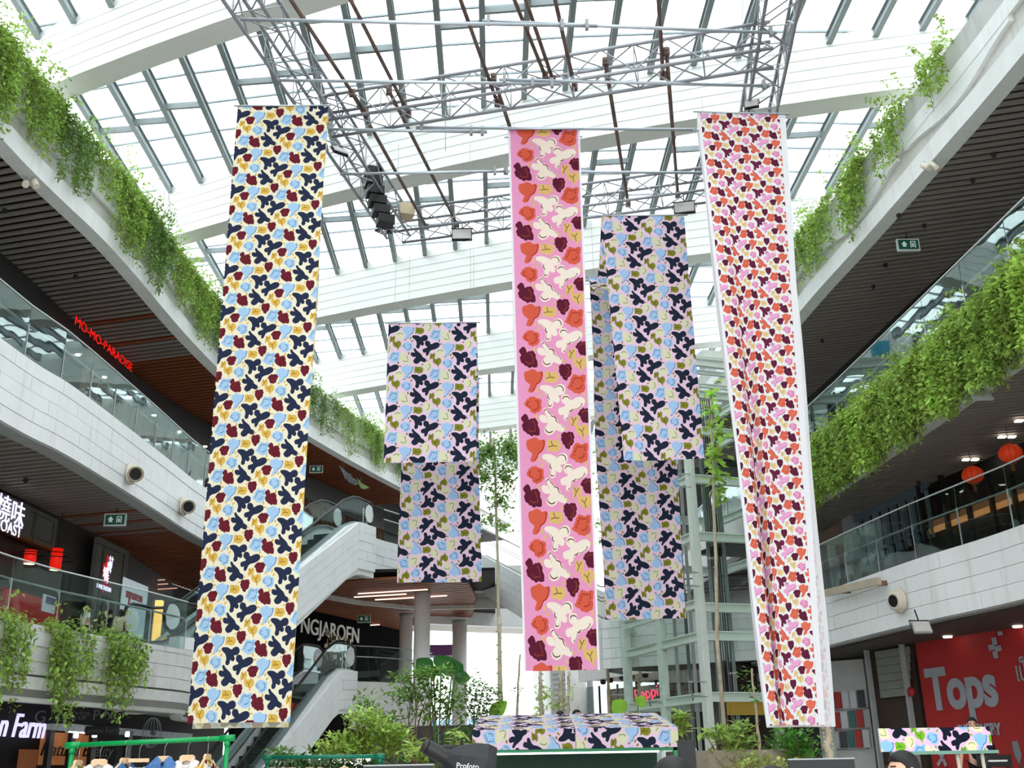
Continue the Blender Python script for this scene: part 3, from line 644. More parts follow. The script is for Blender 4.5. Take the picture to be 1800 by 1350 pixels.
# glass balustrades ----------------------------------------------------
def balustrade(label, path, z, y0, y1, h=1.2, step=1.25, rail=.82, inset=-.12, inner=-1, gm=None):
    P = resample([(p[0], p[1]) for p in offset(clip_path(path, y0, y1), inset)], step); P = [Vector((p.x, p.y, z)) for p in P]
    root = empty('glass_balustrade', P[0], label, 'balustrade'); o0 = P[0]; Q = [p-o0 for p in P]
    m = MB()
    for a, b in zip(Q[:-1], Q[1:]):
        d = (b-a).normalized(); g = d*.012; o = Vector((d.y, -d.x, 0))*.006
        MB().hexa([a+g-o, b-g-o, b-g+o, a+g+o], [a+g-o+Vector((0, 0, h)), b-g-o+Vector((0, 0, h)), b-g+o+Vector((0, 0, h)), a+g+o+Vector((0, 0, h))]).build('glass_panel', gm or m_glass, root)
    MB().tube([p+Vector((0, 0, h)) for p in Q], .016, 6).build('top_edge', mat('bright_edge', (214, 222, 222), .3, metal=.3), root, True)
    inn = []
    for i, p in enumerate(Q):
        d = (Q[min(i+1, len(Q)-1)]-Q[max(i-1, 0)]).normalized(); inn.append(p+Vector((d.y, -d.x, 0))*(.09*inner)+Vector((0, 0, rail)))
    MB().tube(inn, .022, 8).build('handrail', m_steel, root, True)
    for p, q in zip(Q, inn):
        po = MB().bar(p, p+Vector((0, 0, rail)), .03, .014).build('post', m_steel, root)
        MB().bar(p+Vector((0, 0, rail-.12)), q, .02, .03).build('bracket', m_steel, po)
    return root
balustrade('long glass balustrade along the left third storey gallery', thirdL, 9.02, 6, 38.2, gm=m_glassb)
balustrade('glass balustrade along the left second storey gallery, vines spilling under it', secL, 4.25, 6, 25.7, step=1.5)
balustrade('glass balustrade above the thick green vine curtain on the right', thirdR, 9.02, 40, 4, h=1.3, step=1.6, gm=m_glassb)
balustrade('glass balustrade of the right second storey gallery in front of the lattice doors', secR, 5.4, 29, 6, h=1.25, step=1.55)
# gallery back walls ----------------------------------------------------
wl = empty('wall_left', (0, 20, 0), 'dark shop fronts along the left galleries', kind='structure')
def wpart(root, name, mb, m): o = mb.build(name, m, root); o.location = (0, -20, 0); return o
backL3 = offset(roofL, -2.75); backL2 = offset(thirdL, -2.75)
lineL2 = [(-12.6, -8), (-11.2, 20), (-10.55, 28.6), (-10.9, 36), (-9.5, 44)]
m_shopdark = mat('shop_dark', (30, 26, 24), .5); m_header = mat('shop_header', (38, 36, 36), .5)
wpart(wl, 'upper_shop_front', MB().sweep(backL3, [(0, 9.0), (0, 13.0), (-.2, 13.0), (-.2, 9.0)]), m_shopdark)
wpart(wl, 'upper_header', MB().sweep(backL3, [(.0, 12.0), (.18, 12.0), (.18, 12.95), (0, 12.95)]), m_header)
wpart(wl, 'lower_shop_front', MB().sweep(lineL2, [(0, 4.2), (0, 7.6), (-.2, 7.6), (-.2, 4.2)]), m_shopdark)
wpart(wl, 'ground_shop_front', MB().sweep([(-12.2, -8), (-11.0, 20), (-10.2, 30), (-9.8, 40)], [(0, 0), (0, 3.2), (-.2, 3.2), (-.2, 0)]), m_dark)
m_fin = mat('brown_fin', (112, 70, 44), .6, var=.2)
for i in range(60):                                            # upright timber fins of the far shop
    y = 27+i*.36; x = edge_x(backL3, y)+.12
    o = piece('timber_fin', m_fin, (x, y-20, 10.5), (.16, .09, 3.0), None, wl)
wr = empty('wall_right', (0, 20, 0), 'dark shop fronts along the right galleries', kind='structure')
backR3 = offset(roofR, -3.0); lineR2 = [(9.0, 44), (9.3, 32), (10.0, 26.5), (11.2, 20), (12, 12), (12.4, -8)]
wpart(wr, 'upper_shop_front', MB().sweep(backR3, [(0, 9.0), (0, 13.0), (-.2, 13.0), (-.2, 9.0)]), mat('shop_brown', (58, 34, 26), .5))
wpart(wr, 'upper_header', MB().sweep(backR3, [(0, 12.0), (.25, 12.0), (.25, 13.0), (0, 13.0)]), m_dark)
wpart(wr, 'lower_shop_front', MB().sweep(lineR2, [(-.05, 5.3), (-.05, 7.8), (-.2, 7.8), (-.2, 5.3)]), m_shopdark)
# ================================================================== far landing, bridge, stair to the right
bridge = empty('trim_7', (0, 36, 8), 'white tiled landing and bridge parapet at the far end with its descending stair', kind='structure')
bp3 = [(-4.55, 35.3, 9.12), (-3.9, 36.6, 9.12), (-3.1, 37.9, 9.12), (-1.9, 38.9, 9.12), (-.45, 39.3, 9.12), (1.4, 35.65, 7.4), (3.2, 32.0, 5.72), (4.6, 31.2, 5.72), (7.4, 29.9, 5.72)]
left_of = lambda h: Vector((h.y, -h.x, 0))
def ribbon(root, name, path, dz0, dz1, o0, o1, m):
    mb = MB(); P = [Vector(p) for p in path]; N_ = []
    for i in range(len(P)):
        d = P[min(i+1, len(P)-1)]-P[max(i-1, 0)]; d.z = 0; d.normalize(); N_.append(Vector((d.y, -d.x, 0)))
    for i in range(len(P)-1):
        a, b, na, nb = P[i], P[i+1], N_[i], N_[i+1]; z0, z1 = Vector((0, 0, dz0)), Vector((0, 0, dz1))
        mb.hexa([a+na*o0+z0, b+nb*o0+z0, b+nb*o1+z0, a+na*o1+z0], [a+na*o0+z1, b+nb*o0+z1, b+nb*o1+z1, a+na*o1+z1])
    o = mb.build(name, m, root); o.location = -Vector(root.location); return o
ribbon(bridge, 'parapet_core', bp3, -1.45, 0, -.22, -.01, m_joint)
tiles(bridge, bp3, [(.29*i, .29*(i+1)) for i in range(5)], 1.8, left_of, m_tile)
ribbon(bridge, 'deck', bp3, -1.3, -1.0, -2.6, -.2, m_conc)
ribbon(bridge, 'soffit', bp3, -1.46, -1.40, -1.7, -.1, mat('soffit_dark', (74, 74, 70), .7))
ribbon(bridge, 'rear_parapet', bp3, -1.75, -.1, -2.75, -2.55, m_conc)
P = resample(bp3, .33)
for i, p in enumerate(P[14:46]):
    q = P[14+i+1] if 14+i+1 < len(P) else p; d = (q-p); d.z = 0
    if d.length < 1e-4: continue
    d.normalize(); n = Vector((d.y, -d.x, 0)); a = p-n*.12+Vector((0, 0, -1.48)); b = p-n*1.6+Vector((0, 0, -1.48))
    MB().bar(a-Vector(bridge.location), b-Vector(bridge.location), .05, .1).build('soffit_fin', m_grey, bridge)
bb = empty('glass_balustrade', (-4.2, 36, 9), 'glass balustrade on the far bridge, from the escalator head to the lilac banner', 'balustrade')
Q = [Vector(p)+Vector((0, 0, .02))-Vector((-4.2, 36, 9)) for p in resample(bp3[1:5], 1.2)]
for a, b in zip(Q[:-1], Q[1:]):
    MB().hexa([a, b, b+Vector((.01, .01, 0)), a+Vector((.01, .01, 0))], [a+Vector((0, 0, 1.1)), b+Vector((0, 0, 1.1)), b+Vector((.01, .01, 1.1)), a+Vector((.01, .01, 1.1))]).build('glass_panel', m_glass, bb)
for hz in (1.1, .75): MB().tube([q+Vector((0, 0, hz)) for q in Q], .02, 6).build('handrail', m_steel, bb, True)
hr = empty('stair_handrail', (-.45, 39.3, 9), 'pair of dark curved handrails descending on the far stair behind the pink banner', 'handrail')
for hz, r_ in ((.95, .02), (.62, .014), (.52, .014)):
    MB().tube([Vector(p)+Vector((0, -.05, hz))-Vector((-.45, 39.3, 9)) for p in bp3[4:]], r_, 6).build('rail', m_black, hr, True)
# second far ring of fascia and the far right gallery
t8 = trim(8, 'white fascia ring beyond the bridge')
f8 = [(-2.9, 44.0), (-1.5, 44.6), (0.5, 45.6), (3, 46.5)]
tpart(t8, 'core', MB().sweep(f8, [(-.3, 7.2), (0, 7.2), (0, 9.0), (-.3, 9.0)]), m_tile)
tpart(t8, 'deck', MB().sweep(f8, [(-3, 7.3), (-.3, 7.3), (-.3, 7.6), (-3, 7.6)]), m_conc)
t9 = trim(9, 'white fascia of the far right gallery with small air nozzles')
f9 = [(3.3, 43.5), (5.0, 40.2), (7.4, 37.0), (9, 35)]
tpart(t9, 'core', MB().sweep(f9, [(-.3, 4.75), (0, 4.75), (0, 6.4), (-.3, 6.4)]), m_tile)
tpart(t9, 'deck', MB().sweep(f9, [(-5, 4.8), (-.3, 4.8), (-.3, 5.1), (-5, 5.1)]), m_conc)
for (px, py) in ((1062, 1199), (1075, 1196), (1095, 1192), (1113, 1190), (1136, 1187)):
    p = at_pl(px, py, (3.3, 43.5), (7.4, 37.0)); MB().lathe([(.1, -.03), (.1, .1), (.07, .1)], 12, p-Vector((0, 20, 0))+Vector((-.02, -.02, 0)), (-.75, -.65, 0)).build('air_nozzle', m_black, t9, True)
wb = empty('wall_back', (0, 44, 0), 'glazed shop front under the far right gallery', kind='structure')
for i in range(9):
    a = Vector((3.6, 46, 0)).lerp(Vector((9.5, 38, 0)), i/9); b = Vector((3.6, 46, 0)).lerp(Vector((9.5, 38, 0)), (i+1)/9); o_ = Vector((0, 44, 0))
    MB().hexa([a-o_, b-o_, b-o_+Vector((.02, .02, 0)), a-o_+Vector((.02, .02, 0))], [a-o_+Vector((0, 0, 4.7)), b-o_+Vector((0, 0, 4.7)), b-o_+Vector((.02, .02, 4.7)), a-o_+Vector((.02, .02, 4.7))]).build('pane', m_shop, wb)
    MB().box((a.x, a.y-44, 2.35), (.08, .08, 4.7)).build('mullion', m_header, wb)
MB().hexa([(4.8, 3.5, 0), (10.5, -5, 0), (10.7, -4.8, 0), (5, 3.7, 0)], [(4.8, 3.5, 4.7), (10.5, -5, 4.7), (10.7, -4.8, 4.7), (5, 3.7, 4.7)]).build('inner_wall', mat('tan_wall', (150, 124, 96), .7), wb)
text_obj('lettering', 'Peppi', mat('sign_pink', (214, 60, 84), .5, emit=.5), at_pl(1136, 1219, (3.6, 45.9), (9.5, 37.9)), .62, (5.9, -8, 1.0), parent=wb)
# columns
m_col = mat('column_white', (236, 236, 232), .55, var=.03)
for (px, py, Y, r_, zt, lb) in ((741, 1170, 38, .29, 7.75, 'round pale column under the bridge, the nearest and thickest one'), (713, 1150, 42.5, .26, 7.4, 'round pale column just behind the thick column under the bridge'), (808, 1150, 44, .3, 7.3, 'white round column beside the bare tree trunk'), (1013, 1200, 46, .45, 7.4, 'broad white round column beneath the pink banner')):
    c = at_y(px, py, Y); o = empty('round_column', (c.x, Y, 0), lb, 'column'); MB().lathe([(r_, 0), (r_, zt)], 28).build('shaft', m_col, o, True); MB().lathe([(r_*1.06, zt-.12), (r_*1.06, zt)], 28).build('collar', m_grey, o, True)
# ================================================================== escalators
m_rub = mat('black_rubber', (20, 20, 21), .4); m_step = mat('escalator_step', (66, 74, 70), .5, metal=.4, var=.2, scale=20)
def escalator(label, bot, top, w, depth=1.35, ledge=.34):
    B = Vector(bot); T = Vector(top); h = T-B; h.z = 0; L_ = h.length; d = h.normalized(); n = Vector((d.y, -d.x, 0))
    root = empty('escalator', B, label, 'escalator'); fl_ = 1.3
    pts = [Vector((0, 0, 0)), d*fl_, d*(L_-fl_)+Vector((0, 0, T.z-B.z)), d*L_+Vector((0, 0, T.z-B.z))]
    def sm(p):   # soften the knees
        return [p[0], p[0].lerp(p[1], .6), p[1]+(p[0]-p[1]).normalized()*.15+Vector((0, 0, .05)), p[1].lerp(p[2], .07), p[1].lerp(p[2], .5), p[1].lerp(p[2], .93), p[2]+(p[3]-p[2]).normalized()*.15-Vector((0, 0, .05)), p[2].lerp(p[3], .4), p[3]]
    C_ = sm(pts)
    for s in (-1, 1):
        side = empty('balustrade_side', (0, 0, 0)); side.parent = root
        W_ = [p+n*s*(w/2+.2) for p in C_]
        mb = MB()
        for a, b in zip(W_[:-1], W_[1:]):
            o = n*s*.12; mb.hexa([a-o+Vector((0, 0, -depth)), b-o+Vector((0, 0, -depth)), b+o+Vector((0, 0, -depth)), a+o+Vector((0, 0, -depth))], [a-o+Vector((0, 0, ledge)), b-o+Vector((0, 0, ledge)), b+o+Vector((0, 0, ledge)), a+o+Vector((0, 0, ledge))])
        mb.build('outer_cladding', m_lip, side)
        mb = MB()
        for a, b in zip(W_[:-1], W_[1:]): mb.bar(a+Vector((0, 0, ledge+.02))-n*s*.1, b+Vector((0, 0, ledge+.02))-n*s*.1, .2, .05)
        mb.build('skirt_strip', m_steel, side)
        if s == 1 or True:
            t_ = empty('cladding', (0, 0, 0)); t_.parent = side
            rows = [(ledge*-1+.3*i, ledge*-1+.3*(i+1)) for i in range(int((depth+ledge)/.3))]
            tiles(t_, [p+n*s*.12 for p in [W_[0], W_[2], W_[6], W_[8]]], rows, 1.6, lambda hh, s=s: n*s, m_tile)
            for ch in list(t_.children): ch.parent = side
            bpy.data.objects.remove(t_)
        for k, (a, b) in enumerate(zip(C_[:-1], C_[1:])):
            a = a+n*s*(w/2+.1); b = b+n*s*(w/2+.1); o = n*.006; z0, z1 = Vector((0, 0, ledge)), Vector((0, 0, 1.15))
            MB().hexa([a-o+z0, b-o+z0, b+o+z0, a+o+z0], [a-o+z1, b-o+z1, b+o+z1, a+o+z1]).build('glass_panel', m_glass, side)
        H_ = [p+n*s*(w/2+.1)+Vector((0, 0, 1.2)) for p in C_]
        e0 = [H_[0]+Vector((0, 0, -.75)), H_[0]-d*.22+Vector((0, 0, -.62)), H_[0]-d*.3+Vector((0, 0, -.38)), H_[0]-d*.2+Vector((0, 0, -.1))]
        e1 = [H_[-1]+d*.2+Vector((0, 0, -.1)), H_[-1]+d*.3+Vector((0, 0, -.38)), H_[-1]+d*.22+Vector((0, 0, -.62)), H_[-1]+Vector((0, 0, -.75))]
        MB().tube(e0+H_+e1, .04, 8).build('handrail', m_rub, side, True)
        for e in (H_[0]-d*.0, H_[-1]): MB().lathe([(.3, -.008), (.3, .008)], 20, e+Vector((0, 0, -.38)), n).build('round_sign_disc', mat('disc_white', (214, 218, 218), .5), side)
    a, b = pts[1], pts[2]; k = int((b-a).length/.42)
    for i in range(k):
        p = a.lerp(b, (i+.5)/k); MB().hexa([p-n*w/2-d*.2+Vector((0, 0, -.25)), p+n*w/2-d*.2+Vector((0, 0, -.25)), p+n*w/2+d*.2+Vector((0, 0, -.25)), p-n*w/2+d*.2+Vector((0, 0, -.25))], [p-n*w/2-d*.2, p+n*w/2-d*.2, p+n*w/2+d*.2, p-n*w/2+d*.2]).build('step', m_step, root)
    mb = MB()
    for a, b in zip(pts[:-1], pts[1:]):
        z = Vector((0, 0, -depth+.02)); z1 = Vector((0, 0, -.5)); q = n*(w/2+.1); mb.hexa([a-q+z, b-q+z, b+q+z, a+q+z], [a-q+z1, b-q+z1, b+q+z1, a+q+z1])
    mb.build('truss_casing', m_grey, root)
    return root
escalator('upper escalator rising from the left second storey to the bridge', (-8.3, 25.9, 4.3), (-4.75, 35.0, 8.85), 1.0)
escalator('lower escalator with dark steps rising from the ground behind the shrubs', (-8.15, 28.2, 0.02), (-5.35, 36.0, 4.3), 1.0, depth=1.0)
# second storey landing with its glass
land = empty('trim_10', (0, 36, 0), 'pale landing block at the head of the lower escalator', kind='structure')
lp = [(-4.75, 36.1, 4.35), (-3.9, 36.6, 4.35), (-3.1, 37.4, 4.35), (-2.3, 39.0, 4.35)]
ribbon(land, 'parapet', lp, -1.5, 0, -.2, 0, m_conc); ribbon(land, 'deck', lp, -.5, -.1, -6, -.2, m_conc)
lb_ = empty('glass_balustrade', (-4.75, 36.1, 4.35), 'glass balustrade at the head of the lower escalator in front of the black shop', 'balustrade')
Q = [p-Vector((-4.75, 36.1, 4.35)) for p in resample(lp, 1.0)]
for a, b in zip(Q[:-1], Q[1:]):
    MB().hexa([a, b, b+Vector((.01, .01, 0)), a+Vector((.01, .01, 0))], [a+Vector((0, 0, 1.15)), b+Vector((0, 0, 1.15)), b+Vector((.01, .01, 1.15)), a+Vector((.01, .01, 1.15))]).build('glass_panel', m_glass, lb_)
MB().tube([q+Vector((0, 0, 1.15)) for q in Q], .015, 6).build('top_edge', m_steel, lb_, True); MB().tube([q+Vector((0, 0, .8)) for q in Q], .02, 6).build('handrail', m_steel, lb_, True)
for g_ in (bb, lb_):
    for k in range(3): MB().box((-.1-.12*k, .0-.05*k, .55), (.03, .03, 1.2)).build('upright', m_steel, g_)
# black shop with its name
sb = empty('wall_front', (-6, 43, 4.2), 'black shop front with pale lettering behind the lower escalator', kind='structure')
s0, s1 = (-9.0, 38.0), (-4.2, 49.0)
o_ = Vector((-6, 43, 4.2))
MB().sweep([s0, s1], [(0, 2.2), (0, 7.6), (-.2, 7.6), (-.2, 2.2)]).build('wall_panel', mat('matt_black', (9, 9, 10), .95, spec=.05), sb).location = -o_
sx_ = Vector((s1[0]-s0[0], s1[1]-s0[1], 0)).normalized()
p = at_pl(579, 1110, s0, s1); text_obj('lettering', 'NGJAROEN', mat('letter_pale', (176, 176, 170), .6, emit=.06), p+Vector((.08, -.03, 0)), .86, sx_, depth=.02, parent=sb)
for i in range(4):
    p = at_pl(574+i*10.5, 1134+i*4.0, s0, s1)
    g = MB()
    for k in range(26): g.box((p.x+.06+RNG.normal(0, .02)-o_.x+sx_.x*RNG.uniform(-.35, .35), p.y-o_.y+sx_.y*RNG.uniform(-.35, .35), p.z-o_.z+RNG.uniform(-.55, .55)), (.05, .16, .16), RNG.uniform(0, 2))
    g.build('glitter_panel', mat('glitter', (150, 146, 130), .2, metal=.8, var=.5, scale=30), sb)
# far soffit of brown wood under the bridge level
cs = empty('ceiling', (-5, 41, 7.55), 'brown timber soffit behind the bridge with thin light strips', kind='structure')
for i in range(34):
    piece('slat', m_slatw, (0.2, -5.5+i*.42, 0.0), (8.5-abs(i-12)*.05, .3, .07), (0, 0, -.28), cs)
MB().box((0, 2, .25), (10, 16, .1)).build('backing_board', m_dark, cs)
for (px, py, ln) in ((690, 1040, 2.6), (700, 1052, 1.8), (668, 1047, 2.0), (650, 1099, .9), (735, 1050, 1.2)):
    p = at_z(px, py, 7.45); piece('light_strip', emitm('strip_light', (255, 226, 214), .3), p-Vector((-5, 41, 7.55)), (ln, .06, .04), (0, 0, -.28), cs)
for (px, py, ln) in ((560, 837, 1.6), (535, 858, 1.0), (570, 860, .9), (645, 833, 1.6), (665, 846, 1.4), (655, 828, 1.0), (680, 893, 2.2), (560, 843, .6)):
    o = piece('light_strip', emitm('strip_light', (255, 226, 214), .3), p, (ln, .06, .04), (0, 0, -.28)); o.parent = bpy.data.objects['ceiling.001']; o.location = p-Vector(o.parent.location)
# ================================================================== planting
m_vine = mat('vine_leaf', (150, 180, 88), .5, var=.3, scale=1.5, transl=.4, isl=.45)
m_vined = mat('vine_leaf_dark', (118, 150, 76), .5, var=.3, scale=1.5, transl=.35, isl=.45)
m_stem = mat('vine_stem', (112, 120, 64), .7)
def leafmesh(name, pos, size, m, parent=None, elong=1.8, droop=.5, fold=.25, dirs=None):
    n = len(pos); pos = np.asarray(pos, float)
    sz = size*RNG.uniform(.6, 1.3, n)
    yaw = RNG.uniform(0, 2*np.pi, n); pit = RNG.normal(-droop, .5, n)
    d = np.stack([np.cos(yaw)*np.cos(pit), np.sin(yaw)*np.cos(pit), np.sin(pit)], 1) if dirs is None else dirs
    s = np.stack([-np.sin(yaw), np.cos(yaw), RNG.normal(0, .35, n)], 1); s -= d*np.sum(s*d, 1)[:, None]; s /= np.linalg.norm(s, axis=1)[:, None]
    nn = np.cross(d, s)
    L_ = (sz*elong)[:, None]; w = (sz*.5)[:, None]
    v = np.stack([pos, pos+d*L_*.45+s*w+nn*w*fold, pos+d*L_, pos+d*L_*.45-s*w+nn*w*fold], 1).reshape(-1, 3)
    me = bpy.data.meshes.new(name); me.vertices.add(4*n); me.vertices.foreach_set('co', v.ravel())
    me.loops.add(4*n); me.loops.foreach_set('vertex_index', np.arange(4*n, dtype=np.int32)); me.polygons.add(n); me.polygons.foreach_set('loop_start', np.arange(0, 4*n, 4, dtype=np.int32))
    me.update(calc_edges=True); me.materials.append(m); return link(bpy.data.objects.new(name, me), parent)
def vine(label, path, side, y0, y1, ztop, length, nstr, leaf, m, per=42, out=.12, thick=.14, wild=.0, group=None, short=.35):
    yc = (y0+y1)/2; root = empty('hanging_vine', (edge_x(path, yc), yc, ztop), label, 'vine', group); o = np.array(root.location)
    P = []; st = MB()
    for k in range(nstr):
        y = RNG.uniform(y0, y1); x = edge_x(path, y)-side*0; L_ = length*(short+(1-short)*RNG.beta(1.6, 1.4))*(1-.5*abs((y-yc)/((y1-y0)/2))**3)
        h = int(max(4, per*L_)); t = np.sort(RNG.uniform(0, 1, h)); start = -.2
        px_ = x-side*(out*np.minimum(1, t*6)+start*(1-np.minimum(1, t*5)))-side*thick*RNG.uniform(0, 1)*np.ones(h)+RNG.normal(0, .035, h)
        sw = RNG.normal(0, .12); py_ = y+sw*t*L_+.04*np.sin(t*9+k)+RNG.normal(0, .035, h)
        pz_ = ztop+.12*np.sin(np.minimum(1, t*5)*np.pi)*RNG.uniform(.2, 1.5)-np.maximum(0, t-.06)*L_+RNG.normal(0, .03, h)
        P.append(np.stack([px_, py_, pz_], 1))
        if k % 2 == 0:
            q = [(x-side*(out*min(1, a*6)+start*(1-min(1, a*5)))-o[0], y+sw*a*L_+.04*math.sin(a*9+k)-o[1], ztop-max(0, a-.06)*L_-o[2]) for a in np.linspace(0, 1, 7)]
            st.tube(q, .005, 3, False)
        if RNG.uniform() < wild:                     # shoots standing up or reaching over the edge
            hh = 14; tt = np.linspace(0, 1, hh); P.append(np.stack([x-side*(RNG.uniform(-.1, .5))*tt+RNG.normal(0, .03, hh), y+RNG.normal(0, .35)*tt+RNG.normal(0, .03, hh), ztop+RNG.uniform(.1, .55)*np.sin(tt*2.2)+RNG.normal(0, .03, hh)], 1))
    P = np.concatenate(P)-o
    leafmesh('foliage', P, leaf, m, root); st.build('stem', m_stem, root)
    return root
lr = [(14.6, 15.9, 2.3, 46), (15.9, 17.4, 2.4, 60), (17.4, 18.9, 2.1, 52), (18.9, 20.4, 2.0, 34), (20.4, 21.6, 1.3, 26), (21.6, 23.2, 2.3, 60), (23.2, 25.0, 2.2, 56), (25.0, 26.8, 1.8, 40), (26.8, 28.6, 2.1, 52), (28.6, 30.6, 2.2, 60), (30.6, 32.6, 1.9, 44), (34.3, 36.2, 2.1, 40), (36.2, 38.4, 2.0, 34), (38.4, 40.8, 2.1, 38), (40.8, 43.0, 2.2, 48), (43.0, 45.6, 2.2, 52)]
for i, (a, b, l, n) in enumerate(lr):
    vine('%s vine clump from the left along the left roof edge' % ORD[i], roofL, -1, a, b, 14.95, l, n, .05, m_vine if i % 3 else m_vined, wild=.35, group='vines trailing over the left roof edge', per=48)
rr = [(25.2, 27.6, 2.0, 40), (22.9, 25.2, 1.9, 46), (21.0, 22.5, 2.0, 44), (18.9, 20.3, 1.7, 26), (16.9, 18.1, 1.3, 20)]
for i, (a, b, l, n) in enumerate(rr):
    vine('%s vine clump along the right roof edge, counted from the coral banner' % ORD[i], roofR, 1, a, b, 14.95, l, n, .055, m_vine, wild=.3, group='vines trailing over the right roof edge', per=40)
rc = [(24.0, 26.2), (22.2, 24.4), (20.4, 22.6), (18.7, 20.8), (17.0, 19.0), (15.3, 17.4), (13.4, 15.7)]
for i, (a, b) in enumerate(rc):
    vine('%s section of the right vine curtain, counted from the coral banner' % ORD[i], thirdR, 1, a, b, 9.0, 1.75, 150, .06, m_vine if i % 2 else mat('vine_leaf_bright', (160, 190, 90), .5, var=.3, scale=1.2, transl=.45, isl=.45), per=50, thick=.34, out=.2, wild=.15, group='vine curtain on the right gallery', short=.7)
ll = [(19.2, 20.1, 2.0, 26, 'leftmost of three vine clumps below the second storey glass balustrade'), (20.6, 21.8, 2.2, 40, 'middle of three vine clumps below the second storey glass balustrade'), (22.3, 23.5, 1.9, 46, 'rightmost and densest of three vine clumps below the second storey glass balustrade')]
for (a, b, l, n, lb) in ll:
    vine(lb, secL, -1, a, b, 4.32, l, n, .06, m_vine, per=36, thick=.22, out=.2, wild=.12, group='vines below the second storey balustrade', short=.3)
def blob_leaves(center, rad, n, shell=.5):
    d = RNG.normal(size=(n, 3)); d /= np.linalg.norm(d, axis=1)[:, None]; r = RNG.uniform(shell, 1, n)[:, None]
    return np.array(center)+d*r*np.array(rad)
m_bark = mat('bark_brown', (120, 92, 66), .8, var=.25, scale=8, bump=.3); m_barkp = mat('bark_pale', (190, 178, 154), .8, var=.2, scale=10, bump=.3)
m_leafb = mat('shrub_leaf_bright', (176, 204, 100), .45, var=.2, scale=2, transl=.35, isl=.4)
m_leafd = mat('shrub_leaf_dark', (104, 146, 72), .45, var=.2, scale=2, transl=.3, isl=.4)
def shrub(name, label, base, top, clumps, n, leaf, m, cat='shrub', bark=None, elong=2.4, trunk_r=.028):
    """clumps: list of (centre, radii); branches run from the base to each clump"""
    root = empty(name, base, label, cat); o = np.array(base); P = []
    b = MB()
    for (c, r) in clumps:
        k = int(2.1*n*np.prod(r)**(2/3)); P.append(blob_leaves(c, r, k, .25)-o)
        c_ = Vector(c)-Vector(base); mid = Vector((c_.x*.35+RNG.normal(0, .05), c_.y*.35, c_.z*.55)); b.tube([(0, 0, 0), mid, c_*.92], [trunk_r, trunk_r*.6, trunk_r*.2], 6)
        for t in range(5):
            e = c_+Vector(RNG.normal(size=3)*np.array(r)*.5); b.tube([c_*.7, e], [trunk_r*.25, .006], 4)
    leafmesh('foliage', np.concatenate(P), leaf*.85, m, root, elong=elong, droop=-.1); b.build('branches', bark or m_bark, root)
    return root
def pc(px, py, Y): p = at_y(px, py, Y); return (p.x, p.y, p.z)
# raised garden bed
gb = MB().box((-1.6, 24.5, .45), (6.6, 4.2, .9)).build('planter_bed', mat('planter_grey', (120, 118, 112), .7, var=.1)); tag(gb, 'grey raised planter bed behind the second clothes rail', 'planter')
shrub('shrub', 'bright green azalea-like shrub in front of the lower escalator', (pc(640, 1340, 22)[0], 22, .9), 3, [(pc(600, 1310, 22), (.55, .5, .28)), (pc(655, 1290, 22), (.7, .5, .3)), (pc(640, 1265, 22), (.5, .5, .25)), (pc(700, 1315, 22), (.6, .5, .28)), (pc(580, 1325, 22), (.35, .4, .2)), (pc(690, 1285, 21.8), (.5, .4, .2)), (pc(625, 1318, 21.8), (.6, .4, .25))], 900, .075, m_leafb)
shrub('small_tree', 'spreading small tree with bare crooked branches behind the bright shrub', (pc(725, 1330, 23.5)[0], 23.5, .9), 4, [(pc(735, 1195, 23.5), (.8, .5, .3)), (pc(770, 1220, 23.5), (.6, .5, .3)), (pc(715, 1225, 23.5), (.55, .5, .25)), (pc(645, 1240, 23.5), (.4, .4, .3)), (pc(790, 1240, 23.5), (.45, .4, .3)), (pc(675, 1262, 23.6), (.7, .4, .22)), (pc(760, 1255, 23.5), (.5, .4, .2)), (pc(760, 1182, 23.3), (.6, .4, .2))], 620, .07, mat('shrub_leaf_mid', (112, 156, 58), .45, var=.2, scale=2, transl=.35, isl=.45), cat='tree')
shrub('shrub', 'dark creeper thicket beside the left end of the kiosk roof', (pc(830, 1330, 24)[0], 24, .9), 3, [(pc(835, 1215, 24), (.5, .5, .5)), (pc(840, 1250, 24), (.5, .5, .4)), (pc(815, 1290, 24), (.6, .5, .3)), (pc(870, 1225, 24), (.25, .3, .3))], 620, .08, m_leafd, elong=1.5)
shrub('shrub', 'low leafy plant above the middle of the second clothes rail', (pc(590, 1345, 19.5)[0], 19.5, 1.0), 3, [(pc(495, 1325, 19.5), (.3, .3, .16)), (pc(560, 1335, 19.5), (.5, .3, .12)), (pc(525, 1340, 19.5), (.4, .3, .12))], 700, .08, m_leafd)
shrub('shrub', 'sparse bright plant beside the black studio lamp', (pc(745, 1345, 20)[0], 20, 1.0), 3, [(pc(735, 1325, 20), (.3, .3, .2)), (pc(755, 1335, 20), (.25, .3, .16)), (pc(805, 1300, 20), (.22, .2, .2))], 600, .09, m_leafb)
wall_g = MB()
for i in range(4):
    for j in range(7): wall_g.box((pc(700, 1300, 25)[0]+j*.52-.5, 26.9+.03*((i+j) % 2), 1.1+i*.42), (.5, .3, .43))
go = wall_g.build('rock_wall', mat('wet_stone', (70, 74, 74), .35, var=.4, scale=4, bump=.4)); tag(go, 'dark wet stone feature wall behind the shrubs', 'wall')
shrub('hedge', 'low dark hedge just behind the far clothes rail', (pc(590, 1348, 18.6)[0], 18.6, .2), 1, [(pc(x, 1356+4*(i % 2), 18.6), (.42, .35, .26)) for i, x in enumerate(range(500, 700, 26))], 620, .08, mat('hedge_leaf', (64, 96, 46), .5, var=.25, transl=.2, isl=.4))
